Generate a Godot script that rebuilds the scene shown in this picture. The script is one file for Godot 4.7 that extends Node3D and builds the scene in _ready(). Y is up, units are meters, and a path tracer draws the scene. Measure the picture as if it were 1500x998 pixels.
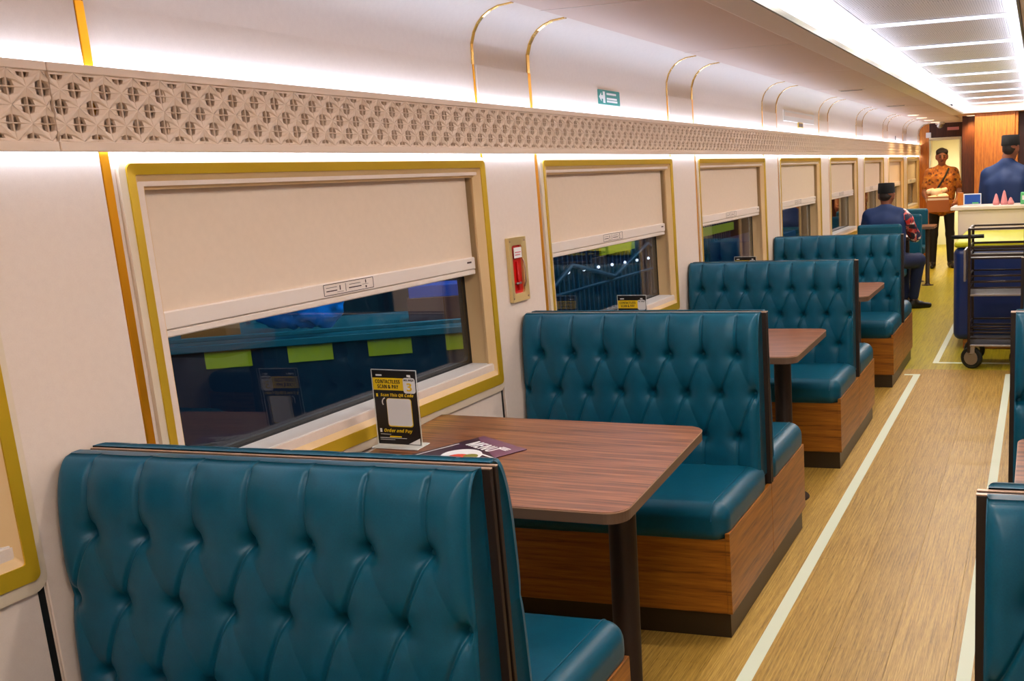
extends Node3D
# Dining car of a train at night: booths with tufted teal benches along a wall of windows.
# x to the right (aisle at about -0.5), y up, -z along the car away from the camera.

const PITCH := 2.1            # window and booth spacing
const WALL_X := -1.96
const RIGHT_X := 0.925
const MID_X := -0.5625
const Z_NEAR := 1.6
const Z_FAR := -18.4
const WIN_Z := -1.9           # left edge of the first window's gold frame
const SOFFIT_Y := 2.187

var M := {}
var used := {}
var rng := RandomNumberGenerator.new()


# ------------------------------------------------------------------ scene tree helpers
func numbered(called: String) -> String:
	if not used.has(called):
		used[called] = 0
		return called
	used[called] += 1
	return "%s_%03d" % [called, used[called]]


func tag(o: Node, label := "", category := "", group := "", kind := ""):
	if label: o.set_meta("label", label)
	if category: o.set_meta("category", category)
	if group: o.set_meta("group", group)
	if kind: o.set_meta("kind", kind)
	return o


func thing(called: String, label: String, category: String, at := Vector3.ZERO, turn := 0.0, group := "") -> Node3D:
	var o := Node3D.new()
	o.name = numbered(called)
	add_child(o, true)
	o.position = at
	o.rotation.y = turn
	tag(o, label, category, group)
	return o


func struct(called: String, label := "") -> Node3D:
	var o := Node3D.new()
	o.name = called
	add_child(o, true)
	tag(o, label, "", "", "structure")
	return o


func put(called: String, mesh: Mesh, m: Material, parent: Node, at := Vector3.ZERO) -> MeshInstance3D:
	var o := MeshInstance3D.new()
	o.name = called if parent != self else numbered(called)
	o.mesh = mesh
	o.material_override = m
	o.position = at
	parent.add_child(o, true)
	return o


func again(o: Node3D, at: Vector3, turn := 0.0, label := "") -> Node3D:
	var c: Node3D = o.duplicate()
	c.name = numbered(String(o.name).rstrip("0123456789").rstrip("_"))
	add_child(c, true)
	c.position = at
	c.rotation.y = turn
	if label: c.set_meta("label", label)
	return c


# ------------------------------------------------------------------ mesh helpers
func flat() -> SurfaceTool:
	var st := SurfaceTool.new()
	st.begin(Mesh.PRIMITIVE_TRIANGLES)
	st.set_smooth_group(-1)
	return st


func done(st: SurfaceTool) -> ArrayMesh:
	st.generate_normals()
	return st.commit()


func tri(st: SurfaceTool, a: Vector3, b: Vector3, c: Vector3):
	st.add_vertex(a); st.add_vertex(b); st.add_vertex(c)


# a flat polygon whose front looks along n
func face(st: SurfaceTool, p: Array, n: Vector3):
	var f: Vector3 = (p[1] - p[0]).cross(p[2] - p[0])
	if f.length_squared() < 1e-16 and p.size() > 3: f = (p[2] - p[0]).cross(p[3] - p[0])
	for i in range(1, p.size() - 1):
		if f.dot(n) > 0: tri(st, p[0], p[i + 1], p[i])
		else: tri(st, p[0], p[i], p[i + 1])


func away(st: SurfaceTool, p: Array, c: Vector3):
	var mid := Vector3.ZERO
	for q in p: mid += q
	face(st, p, mid / p.size() - c)


# box with chamfered edges
func bx(st: SurfaceTool, c: Vector3, s: Vector3, b := 0.0, t := Transform3D.IDENTITY):
	var h := s / 2.0
	b = min(b, min(h.x, min(h.y, h.z)) * 0.49)
	var cc: Vector3 = t * c
	if b <= 0.0:
		for ax in 3:
			for sg in [-1, 1]:
				var p := []
				for k in [[-1, -1], [1, -1], [1, 1], [-1, 1]]:
					var v := Vector3.ZERO
					v[ax] = sg * h[ax]; v[(ax + 1) % 3] = k[0] * h[(ax + 1) % 3]; v[(ax + 2) % 3] = k[1] * h[(ax + 2) % 3]
					p.append(t * (c + v))
				away(st, p, cc)
		return
	var pt := func(sx, sy, sz, ax):
		var v := Vector3(sx * (h.x - b), sy * (h.y - b), sz * (h.z - b))
		v[ax] = [sx, sy, sz][ax] * h[ax]
		return t * (c + v)
	for ax in 3:
		for sg in [-1, 1]:
			var p := []
			for k in [[-1, -1], [1, -1], [1, 1], [-1, 1]]:
				var s3 := [0, 0, 0]
				s3[ax] = sg; s3[(ax + 1) % 3] = k[0]; s3[(ax + 2) % 3] = k[1]
				p.append(pt.call(s3[0], s3[1], s3[2], ax))
			away(st, p, cc)
		var a1 := (ax + 1) % 3
		var a2 := (ax + 2) % 3
		for s1 in [-1, 1]:
			for s2 in [-1, 1]:
				var lo := [0, 0, 0]
				var hi := [0, 0, 0]
				lo[ax] = -1; hi[ax] = 1; lo[a1] = s1; hi[a1] = s1; lo[a2] = s2; hi[a2] = s2
				away(st, [pt.call(lo[0], lo[1], lo[2], a1), pt.call(hi[0], hi[1], hi[2], a1), pt.call(hi[0], hi[1], hi[2], a2), pt.call(lo[0], lo[1], lo[2], a2)], cc)
	for sx in [-1, 1]:
		for sy in [-1, 1]:
			for sz in [-1, 1]:
				away(st, [pt.call(sx, sy, sz, 0), pt.call(sx, sy, sz, 1), pt.call(sx, sy, sz, 2)], cc)


func box(c: Vector3, s: Vector3, b := 0.002) -> ArrayMesh:
	var st := flat()
	bx(st, c, s, b)
	return done(st)


func span(x0: float, x1: float, y0: float, y1: float, z0: float, z1: float, b := 0.002) -> ArrayMesh:
	return box(Vector3(x0 + x1, y0 + y1, z0 + z1) / 2.0, Vector3(absf(x1 - x0), absf(y1 - y0), absf(z1 - z0)), b)


# box with round edges and smooth normals
func rbox(c: Vector3, s: Vector3, r: float) -> ArrayMesh:
	var h := s / 2.0
	r = min(r, min(h.x, min(h.y, h.z)) * 0.999)
	var st := SurfaceTool.new()
	st.begin(Mesh.PRIMITIVE_TRIANGLES)
	var n := 0
	for ax in 3:
		var a1 := (ax + 1) % 3
		var a2 := (ax + 2) % 3
		var s1 := ticks(h[a1], r)
		var s2 := ticks(h[a2], r)
		for sg in [-1, 1]:
			for i in s1.size():
				for j in s2.size():
					var p := Vector3.ZERO
					p[ax] = sg * h[ax]; p[a1] = s1[i]; p[a2] = s2[j]
					var inn := Vector3(clampf(p.x, -h.x + r, h.x - r), clampf(p.y, -h.y + r, h.y - r), clampf(p.z, -h.z + r, h.z - r))
					var d := (p - inn).normalized()
					st.set_normal(d)
					st.add_vertex(c + inn + d * r)
			for i in s1.size() - 1:
				for j in s2.size() - 1:
					var q := n + i * s2.size() + j
					var e := s2.size()
					if sg < 0:
						for k in [q, q + e, q + e + 1, q, q + e + 1, q + 1]: st.add_index(k)
					else:
						for k in [q, q + e + 1, q + e, q, q + 1, q + e + 1]: st.add_index(k)
			n += s1.size() * s2.size()
	return st.commit()


func ticks(h: float, r: float) -> Array:
	var a := []
	for t in [1.0, 0.75, 0.5, 0.25, 0.0]: a.append(-h + r * (1.0 - t))
	if h - r > 1e-4:
		for t in [0.0, 0.25, 0.5, 0.75, 1.0]: a.append(h - r * (1.0 - t))
	else:
		for t in [0.25, 0.5, 0.75, 1.0]: a.append(h - r * (1.0 - t))
	return a


func rrect(x0: float, y0: float, x1: float, y1: float, r: float, n := 5) -> PackedVector2Array:
	var p := PackedVector2Array()
	for k in 4:
		var c := Vector2([x1 - r, x0 + r, x0 + r, x1 - r][k], [y1 - r, y1 - r, y0 + r, y0 + r][k])
		for i in n + 1:
			var a := PI / 2 * (k + float(i) / n)
			p.append(c + Vector2(cos(a), sin(a)) * r)
	return p


# polygon in the plane (u, v) at o, drawn out along u x v from t0 to t1
func prism(st: SurfaceTool, poly: PackedVector2Array, o: Vector3, u: Vector3, v: Vector3, t0: float, t1: float):
	var w := u.cross(v).normalized()
	if Geometry2D.is_polygon_clockwise(poly):
		poly = poly.duplicate()
		poly.reverse()
	var idx := Geometry2D.triangulate_polygon(poly)
	var at := func(p: Vector2, t: float): return o + u * p.x + v * p.y + w * t
	for i in range(0, idx.size(), 3):
		face(st, [at.call(poly[idx[i]], t1), at.call(poly[idx[i + 1]], t1), at.call(poly[idx[i + 2]], t1)], w)
		face(st, [at.call(poly[idx[i]], t0), at.call(poly[idx[i + 1]], t0), at.call(poly[idx[i + 2]], t0)], -w)
	for i in poly.size():
		var a := poly[i]
		var b := poly[(i + 1) % poly.size()]
		var nn := (u * (b.y - a.y) - v * (b.x - a.x))
		face(st, [at.call(a, t0), at.call(b, t0), at.call(b, t1), at.call(a, t1)], nn)


# ring between two outlines of the same number of points; heights of the outer and of the inner edge
func ring(st: SurfaceTool, outer: PackedVector2Array, inner: PackedVector2Array, o: Vector3, u: Vector3, v: Vector3, ho: float, hi: float, back: float):
	var w := u.cross(v).normalized()
	for i in outer.size():
		var j := (i + 1) % outer.size()
		var a := o + u * outer[i].x + v * outer[i].y
		var b := o + u * outer[j].x + v * outer[j].y
		var c := o + u * inner[j].x + v * inner[j].y
		var d := o + u * inner[i].x + v * inner[i].y
		face(st, [a + w * ho, b + w * ho, c + w * hi, d + w * hi], w)
		var nn := u * (outer[j].y - outer[i].y) - v * (outer[j].x - outer[i].x)
		face(st, [a + w * back, b + w * back, b + w * ho, a + w * ho], nn)
		face(st, [d + w * back, c + w * back, c + w * hi, d + w * hi], -nn)


func tube(st: SurfaceTool, pts: Array, r: float, n := 8, closed := false, r2 := -1.0):
	var rings := []
	var up := Vector3.ZERO
	for i in pts.size():
		var a: Vector3 = pts[max(i - 1, 0)]
		var b: Vector3 = pts[min(i + 1, pts.size() - 1)]
		if closed:
			a = pts[(i - 1 + pts.size()) % pts.size()]; b = pts[(i + 1) % pts.size()]
		var t := (b - a).normalized()
		if up == Vector3.ZERO: up = (Vector3.UP if absf(t.y) < 0.9 else Vector3.RIGHT)
		up = (up - t * up.dot(t)).normalized()
		var s := t.cross(up)
		var rr := r if r2 < 0 else lerpf(r, r2, float(i) / (pts.size() - 1))
		var ringp := []
		for k in n:
			var g := TAU * k / n
			ringp.append(pts[i] + (up * cos(g) + s * sin(g)) * rr)
		rings.append(ringp)
	var last := pts.size() if closed else pts.size() - 1
	for i in last:
		var j := (i + 1) % pts.size()
		var mid: Vector3 = (pts[i] + pts[j]) / 2.0
		for k in n:
			var l := (k + 1) % n
			away(st, [rings[i][k], rings[i][l], rings[j][l], rings[j][k]], mid)
	if not closed:
		face(st, rings[0], pts[0] - pts[1])
		face(st, rings[-1], pts[-1] - pts[-2])


func tubes(pts: Array, r: float, n := 8, closed := false) -> ArrayMesh:
	var st := SurfaceTool.new()
	st.begin(Mesh.PRIMITIVE_TRIANGLES)
	tube(st, pts, r, n, closed)
	return done(st)


# profile of (radius, height), turned about y
func lathe(prof: Array, n := 24, smooth := true) -> ArrayMesh:
	var st := SurfaceTool.new()
	st.begin(Mesh.PRIMITIVE_TRIANGLES)
	if not smooth: st.set_smooth_group(-1)
	for i in prof.size() - 1:
		for k in n:
			var a := TAU * k / n
			var b := TAU * (k + 1) / n
			var p: Vector2 = prof[i]
			var q: Vector2 = prof[i + 1]
			if smooth: st.set_smooth_group(i if absf(p.x - q.x) > 0.9 * (p - q).length() else 100)
			var d := q - p
			var nn := Vector3(cos(a) * d.y, -d.x, sin(a) * d.y) + Vector3(cos(b) * d.y, -d.x, sin(b) * d.y)
			face(st, [Vector3(cos(a) * p.x, p.y, sin(a) * p.x), Vector3(cos(b) * p.x, p.y, sin(b) * p.x), Vector3(cos(b) * q.x, q.y, sin(b) * q.x), Vector3(cos(a) * q.x, q.y, sin(a) * q.x)], nn)
	return done(st)


# grid of points (rows of equal length) as one smooth sheet, front along n at its middle
func sheet(st: SurfaceTool, rows: Array, flip: bool, base: int) -> int:
	var c: int = rows[0].size()
	for r in rows:
		for p in r: st.add_vertex(p)
	for i in rows.size() - 1:
		for j in c - 1:
			var q := base + i * c + j
			var o := [q, q + 1, q + c + 1, q, q + c + 1, q + c] if not flip else [q, q + c + 1, q + 1, q, q + c, q + c + 1]
			for k in o: st.add_index(k)
	return base + rows.size() * c


# a body: tapered capsules [a, b, radius a, radius b] joined smoothly, meshed as surface nets
func blob(bones: Array, cell: float, k := 0.03) -> ArrayMesh:
	var lo := Vector3(1e9, 1e9, 1e9)
	var hi := -lo
	for b in bones:
		var r: float = max(b[2], b[3]) + cell * 3
		lo = lo.min(b[0] - Vector3.ONE * r).min(b[1] - Vector3.ONE * r)
		hi = hi.max(b[0] + Vector3.ONE * r).max(b[1] + Vector3.ONE * r)
	var nx := int((hi.x - lo.x) / cell) + 2
	var ny := int((hi.y - lo.y) / cell) + 2
	var nz := int((hi.z - lo.z) / cell) + 2
	var f := PackedFloat32Array()
	f.resize(nx * ny * nz)
	f.fill(1.0)
	for b in bones:
		var a: Vector3 = b[0]
		var ab: Vector3 = b[1] - a
		var l2: float = max(ab.length_squared(), 1e-9)
		var ra: float = b[2]
		var dr: float = b[3] - ra
		var m: float = max(b[2], b[3]) + k + cell * 2
		var p0: Vector3 = (a.min(b[1]) - Vector3.ONE * m - lo) / cell
		var p1: Vector3 = (a.max(b[1]) + Vector3.ONE * m - lo) / cell
		for z in range(max(int(p0.z), 0), min(int(p1.z) + 1, nz)):
			for y in range(max(int(p0.y), 0), min(int(p1.y) + 1, ny)):
				var at := (z * ny + y) * nx
				for x in range(max(int(p0.x), 0), min(int(p1.x) + 1, nx)):
					var p := lo + Vector3(x, y, z) * cell - a
					var t := clampf(p.dot(ab) / l2, 0.0, 1.0)
					var d := (p - ab * t).length() - ra - dr * t
					var e := f[at + x]
					var h := maxf(k - absf(d - e), 0.0) / k
					f[at + x] = minf(d, e) - h * h * k * 0.25
	var st := SurfaceTool.new()
	st.begin(Mesh.PRIMITIVE_TRIANGLES)
	var index := {}
	var sx := 1
	var sy := nx
	var sz := nx * ny
	var off := [0, sx, sy, sx + sy, sz, sx + sz, sy + sz, sx + sy + sz]
	var pos := [Vector3(0, 0, 0), Vector3(1, 0, 0), Vector3(0, 1, 0), Vector3(1, 1, 0), Vector3(0, 0, 1), Vector3(1, 0, 1), Vector3(0, 1, 1), Vector3(1, 1, 1)]
	var edges := [[0, 1], [2, 3], [4, 5], [6, 7], [0, 2], [1, 3], [4, 6], [5, 7], [0, 4], [1, 5], [2, 6], [3, 7]]
	var count := 0
	for z in nz - 1:
		for y in ny - 1:
			var at := z * sz + y * sy
			for x in nx - 1:
				var i := at + x
				var v := f[i]
				if v > cell * 2.0 or v < -cell * 2.0: continue
				var neg := 0
				for q in 8:
					if f[i + off[q]] < 0: neg += 1
				if neg == 0 or neg == 8: continue
				var sum := Vector3.ZERO
				var m := 0
				for e in edges:
					var g: float = f[i + off[e[0]]]
					var h: float = f[i + off[e[1]]]
					if (g < 0) != (h < 0):
						sum += pos[e[0]].lerp(pos[e[1]], g / (g - h))
						m += 1
				st.add_vertex(lo + (Vector3(x, y, z) + sum / m) * cell)
				index[i] = count
				count += 1
	for i in index:
		for ax in 3:
			var s: int = [sx, sy, sz][ax]
			var s1: int = [sy, sz, sx][ax]
			var s2: int = [sz, sx, sy][ax]
			if (f[i] < 0) == (f[i + s] < 0): continue
			if not (index.has(i - s1) and index.has(i - s2) and index.has(i - s1 - s2)): continue
			var q := [index[i], index[i - s1], index[i - s1 - s2], index[i - s2]]
			if f[i] < 0:
				for w in [q[0], q[2], q[1], q[0], q[3], q[2]]: st.add_index(w)
			else:
				for w in [q[0], q[1], q[2], q[0], q[2], q[3]]: st.add_index(w)
	st.generate_normals()
	return st.commit()


func letters(text: String, height: float, m: Material, parent: Node, at: Vector3, basis: Basis, called := "lettering", bold := false) -> MeshInstance3D:
	var t := TextMesh.new()
	var f := SystemFont.new()
	f.font_names = PackedStringArray(["Droid Sans"])
	if bold: f.font_weight = 700
	t.font = f
	t.font_size = 32
	t.text = text
	t.pixel_size = height / 24.0
	t.depth = 0.0006
	var o := put(called, t, m, parent)
	o.transform = Transform3D(basis, at)
	return o


# ------------------------------------------------------------------ materials
func mat(c: Color, rough := 0.6, metal := 0.0) -> StandardMaterial3D:
	var m := StandardMaterial3D.new()
	m.albedo_color = c
	m.roughness = rough
	m.metallic = metal
	return m


func noise(freq: float, seed_: int, octaves := 4, kind := FastNoiseLite.TYPE_SIMPLEX_SMOOTH) -> FastNoiseLite:
	var n := FastNoiseLite.new()
	n.seed = seed_
	n.frequency = freq
	n.noise_type = kind
	n.fractal_octaves = octaves
	return n


# a texture that repeats: two layers of noise looked up in a row of colours
func ramp_tex(size: int, coarse: float, fine: float, mixing: float, cols: Array, seed_: int) -> ImageTexture:
	var a := noise(coarse, seed_).get_seamless_image(size, size)
	var b := noise(fine, seed_ + 7, 3).get_seamless_image(size, size)
	var im := Image.create(size, size, false, Image.FORMAT_RGB8)
	for y in size:
		for x in size:
			var t := lerpf(a.get_pixel(x, y).r, b.get_pixel(x, y).r, mixing)
			t = clampf((t - 0.5) * 1.5 + 0.5, 0.0, 0.999) * (cols.size() - 1)
			var i := int(t)
			im.set_pixel(x, y, cols[i].lerp(cols[i + 1], t - i))
	return ImageTexture.create_from_image(im)


func tri_mat(tex: Texture2D, scale: Vector3, rough: float, world := true) -> StandardMaterial3D:
	var m := mat(Color.WHITE, rough)
	m.albedo_texture = tex
	m.uv1_triplanar = true
	m.uv1_world_triplanar = world
	m.uv1_triplanar_sharpness = 8.0
	m.uv1_scale = scale
	return m


func relief(m: StandardMaterial3D, tex: Texture2D, cm: float):
	m.heightmap_enabled = true
	m.heightmap_texture = tex
	m.heightmap_scale = cm


func glow(c: Color, e: float) -> StandardMaterial3D:
	var m := mat(c, 0.5)
	m.emission_enabled = true
	m.emission = c
	m.emission_energy_multiplier = e
	return m


func materials():
	var leather := ramp_tex(256, 0.02, 0.2, 0.6, [Color(0.0, 0.285, 0.365), Color(0.0, 0.305, 0.39), Color(0.0, 0.325, 0.41)], 3)
	M.leather = tri_mat(leather, Vector3(4, 4, 4), 0.40)
	M.leather.metallic_specular = 0.40
	var veneer := ramp_tex(512, 0.012, 0.05, 0.35, [Color(0.41, 0.225, 0.035), Color(0.57, 0.34, 0.07), Color(0.64, 0.395, 0.09), Color(0.71, 0.455, 0.125)], 11)
	M.veneer = tri_mat(veneer, Vector3(0.30, 7.0, 0.30), 0.40)
	var walnut := ramp_tex(512, 0.012, 0.06, 0.3, [Color(0.27, 0.14, 0.06), Color(0.44, 0.255, 0.14), Color(0.545, 0.335, 0.20), Color(0.63, 0.415, 0.27)], 21)
	M.walnut = tri_mat(walnut, Vector3(0.30, 7.0, 7.0), 0.34)
	M.edge_highlight = mat(Color(0.70, 0.56, 0.45), 0.4)
	M.table_edge = mat(Color(0.40, 0.31, 0.235), 0.45)
	M.dark_metal = mat(Color(0.20, 0.15, 0.11), 0.40, 0.25)
	M.kick = mat(Color(0.23, 0.185, 0.12), 0.4, 0.3)
	M.board = mat(Color(0.13, 0.085, 0.06), 0.45)
	M.board_edge = mat(Color(0.72, 0.60, 0.50), 0.35, 0.6)
	var oak: Array = []
	for k in 3:
		var d: float = [0.0, 0.015, -0.015][k]
		oak.append(ramp_tex(512, 0.02, 0.12, 0.5, [Color(0.40 + d, 0.29 + d, 0.08 + d), Color(0.64 + d, 0.50 + d, 0.20 + d), Color(0.73 + d, 0.585 + d, 0.265 + d), Color(0.83 + d, 0.695 + d, 0.37 + d)], 31 + k))
	M.oak = []
	M.yellow_lit = []  # yellow light on the far planks, put into their colour
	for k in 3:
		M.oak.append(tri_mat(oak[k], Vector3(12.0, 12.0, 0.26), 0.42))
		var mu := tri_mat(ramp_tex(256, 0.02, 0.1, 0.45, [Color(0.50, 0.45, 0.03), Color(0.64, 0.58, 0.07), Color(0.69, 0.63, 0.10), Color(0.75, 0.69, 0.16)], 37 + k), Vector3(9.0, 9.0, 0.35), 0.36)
		M.yellow_lit.append(mu)
	M.underlay = mat(Color(0.22, 0.15, 0.08), 0.8)
	M.tape = mat(Color(0.86, 0.90, 0.80), 0.5)
	var linen := ramp_tex(256, 0.05, 0.35, 0.6, [Color(0.87, 0.80, 0.735), Color(0.885, 0.815, 0.75), Color(0.895, 0.83, 0.765)], 41)
	M.wall = tri_mat(linen, Vector3(3, 3, 3), 0.6)
	M.white = mat(Color(0.86, 0.835, 0.81), 0.5)
	M.ceiling = mat(Color(0.93, 0.915, 0.905), 0.6)
	M.soffit = mat(Color(0.84, 0.715, 0.63), 0.55)
	M.lip = mat(Color(0.88, 0.80, 0.74), 0.45)
	M.cream = mat(Color(0.86, 0.725, 0.52), 0.45)
	M.cream_edge = mat(Color(0.86, 0.79, 0.68), 0.45)
	M.gold = mat(Color(0.82, 0.67, 0.13), 0.38, 0.5)
	M.champagne = mat(Color(0.86, 0.76, 0.52), 0.35, 0.6)
	M.lit_gold = mat(Color(0.90, 0.72, 0.36), 0.25, 0.85)  # cove part of the gold strips, paled for the bright light it reflects
	M.gold_strip = mat(Color(0.90, 0.62, 0.10), 0.3, 0.8)
	var weave := ramp_tex(256, 0.03, 0.45, 0.5, [Color(0.875, 0.79, 0.69), Color(0.885, 0.80, 0.70), Color(0.895, 0.81, 0.71)], 51)
	M.blind = tri_mat(weave, Vector3(4, 4, 4), 0.75)
	M.blind_bar = mat(Color(0.90, 0.85, 0.80), 0.45)
	M.relief = mat(Color(0.89, 0.80, 0.71), 0.5)
	M.ink = mat(Color(0.20, 0.09, 0.09), 0.6)
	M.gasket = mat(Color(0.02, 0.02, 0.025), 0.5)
	M.glass = mat(Color(0.01, 0.03, 0.04, 0.18), 0.0)
	M.glass.transparency = BaseMaterial3D.TRANSPARENCY_ALPHA
	M.acrylic = mat(Color(0.9, 0.95, 0.95, 0.03), 0.05)
	M.acrylic.transparency = BaseMaterial3D.TRANSPARENCY_ALPHA
	M.red = mat(Color(0.78, 0.03, 0.03), 0.3)
	M.sign_green = mat(Color(0.0, 0.52, 0.47), 0.45)
	M.paper = mat(Color(0.90, 0.90, 0.89), 0.55)
	M.print_black = mat(Color(0.055, 0.045, 0.055), 0.35)
	M.print_yellow = mat(Color(0.93, 0.78, 0.03), 0.45)
	M.print_purple = mat(Color(0.17, 0.03, 0.16), 0.3)
	M.print_lilac = mat(Color(0.42, 0.24, 0.36), 0.3)
	M.food_red = mat(Color(0.80, 0.25, 0.12), 0.45)
	M.food_green = mat(Color(0.50, 0.48, 0.12), 0.5)
	M.pink = mat(Color(0.80, 0.10, 0.28), 0.45)
	M.profile = mat(Color(0.36, 0.37, 0.33), 0.4, 0.4)
	M.led = glow(Color(0.86, 0.91, 1.0), 2.2)
	M.led_hidden = glow(Color(0.80, 0.88, 1.0), 1.5)
	M.downlight = glow(Color(1.0, 0.93, 0.78), 1.6)
	# perforated sheet: rows of small round holes printed dark, the holes are about 4 mm across
	var dots := Image.create(64, 64, false, Image.FORMAT_RGB8)
	for y in 64:
		for x in 64:
			var best := 99.0
			for c in [Vector2(16, 16), Vector2(48, 48), Vector2(80, 16), Vector2(-16, 48), Vector2(16, 80), Vector2(48, -16)]:
				best = min(best, Vector2(x, y).distance_to(c))
			dots.set_pixel(x, y, Color(0.93, 0.915, 0.905).lerp(Color(0.38, 0.34, 0.33), clampf((9.0 - best) / 2.0, 0.0, 1.0)))
	M.perforated = tri_mat(ImageTexture.create_from_image(dots), Vector3(42, 42, 42), 0.55)
	var amber := ramp_tex(256, 0.02, 0.08, 0.4, [Color(0.62, 0.32, 0.06), Color(0.74, 0.42, 0.10), Color(0.82, 0.50, 0.14)], 61)
	M.amber_wood = tri_mat(amber, Vector3(6, 0.5, 6), 0.4)
	var umber := ramp_tex(256, 0.02, 0.08, 0.4, [Color(0.20, 0.085, 0.03), Color(0.27, 0.12, 0.045), Color(0.33, 0.155, 0.06)], 65)
	M.umber_wood = tri_mat(umber, Vector3(6, 0.5, 6), 0.45)
	M.door = mat(Color(0.92, 0.92, 0.82), 0.5)
	M.counter = mat(Color(0.83, 0.765, 0.70), 0.45)
	M.blue = mat(Color(0.0, 0.135, 0.36), 0.35)
	M.lime = mat(Color(0.74, 0.74, 0.02), 0.45)
	M.steel = mat(Color(0.62, 0.60, 0.58), 0.3, 0.85)
	M.bronze = mat(Color(0.20, 0.15, 0.11), 0.35, 0.5)
	M.black = mat(Color(0.025, 0.025, 0.025), 0.45)
	M.tyre = mat(Color(0.03, 0.075, 0.06), 0.55)
	M.skin = mat(Color(0.50, 0.29, 0.19), 0.55)
	M.hair = mat(Color(0.12, 0.07, 0.045), 0.6)
	M.velvet = mat(Color(0.015, 0.013, 0.013), 0.9)
	M.navy = mat(Color(0.0, 0.155, 0.345), 0.65)
	M.navy_trousers = mat(Color(0.0, 0.09, 0.26), 0.75)
	M.black_trousers = mat(Color(0.03, 0.025, 0.022), 0.75)
	M.shoe = mat(Color(0.02, 0.018, 0.018), 0.3)
	M.carton = mat(Color(0.62, 0.34, 0.10), 0.7)
	M.plastic = mat(Color(0.88, 0.78, 0.65), 0.3)
	M.floral = tri_mat(spots([Color(0.03, 0.07, 0.20), Color(0.03, 0.07, 0.20), Color(0.72, 0.10, 0.09), Color(0.85, 0.42, 0.40), Color(0.92, 0.86, 0.84), Color(0.05, 0.12, 0.28)], 71), Vector3(3.2, 3.2, 3.2), 0.65)
	M.batik = tri_mat(spots([Color(0.66, 0.38, 0.05), Color(0.58, 0.32, 0.05), Color(0.72, 0.46, 0.09), Color(0.36, 0.17, 0.04), Color(0.62, 0.34, 0.04)], 73), Vector3(4, 4, 4), 0.7)
	M.poster_blue = mat(Color(0.03, 0.28, 0.62), 0.4)
	M.tissue_green = mat(Color(0.35, 0.72, 0.45), 0.5)
	M.tissue_pink = mat(Color(0.85, 0.55, 0.55), 0.6)
	# outside: the night_ colours have teal light painted in
	M.night_steel = mat(Color(0.06, 0.36, 0.40), 0.4, 0.1)
	M.night_panel = mat(Color(0.02, 0.11, 0.19), 0.4)
	M.night_ground = mat(Color(0.07, 0.17, 0.24), 0.7)
	M.night_bar = mat(Color(0.03, 0.20, 0.30), 0.5)
	M.card_yellow = mat(Color(0.74, 0.68, 0.03), 0.5)
	M.night_backdrop = mat(Color(0.10, 0.44, 0.50), 0.5)
	M.bag = mat(Color(0.10, 0.52, 0.90), 0.16)
	M.brick = mat(Color(0.30, 0.08, 0.10), 0.6)
	M.train_skin = mat(Color(0.45, 0.46, 0.48), 0.4, 0.2)


func spots(cols: Array, seed_: int) -> ImageTexture:
	var n := noise(0.035, seed_, 1, FastNoiseLite.TYPE_CELLULAR)
	n.cellular_return_type = FastNoiseLite.RETURN_CELL_VALUE
	n.domain_warp_enabled = true
	n.domain_warp_amplitude = 12.0
	n.domain_warp_frequency = 0.05
	var im := Image.create(256, 256, false, Image.FORMAT_RGB8)
	for y in 256:
		for x in 256:
			var t := clampf(n.get_noise_2d(x, y) * 0.5 + 0.5, 0.0, 0.999)
			im.set_pixel(x, y, cols[int(t * cols.size())])
	return ImageTexture.create_from_image(im)


# ------------------------------------------------------------------ lights
func strip_light(at: Vector3, size: Vector2, up: bool, c: Color, e: float):
	var l := AreaLight3D.new()
	l.name = numbered("strip_glow")
	l.area_size = size
	l.area_normalize_energy = false
	l.light_energy = e
	l.light_color = c
	l.shadow_enabled = true
	l.area_range = 30.0
	l.area_attenuation = 2.0
	add_child(l, true)
	l.transform = Transform3D(Basis(Vector3(1, 0, 0), Vector3(0, 0, 1), Vector3(0, -1, 0)) if up else Basis(Vector3(-1, 0, 0), Vector3(0, 0, 1), Vector3(0, 1, 0)), at)


func spot(at: Vector3, c: Color, e: float, angle := 60.0):
	var l := SpotLight3D.new()
	l.name = numbered("downlight_glow")
	l.light_energy = e
	l.light_color = c
	l.spot_range = 30.0
	l.spot_attenuation = 2.0
	l.spot_angle = angle
	l.light_size = 0.06
	l.shadow_enabled = true
	add_child(l, true)
	l.position = at
	l.rotation.x = -PI / 2


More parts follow.
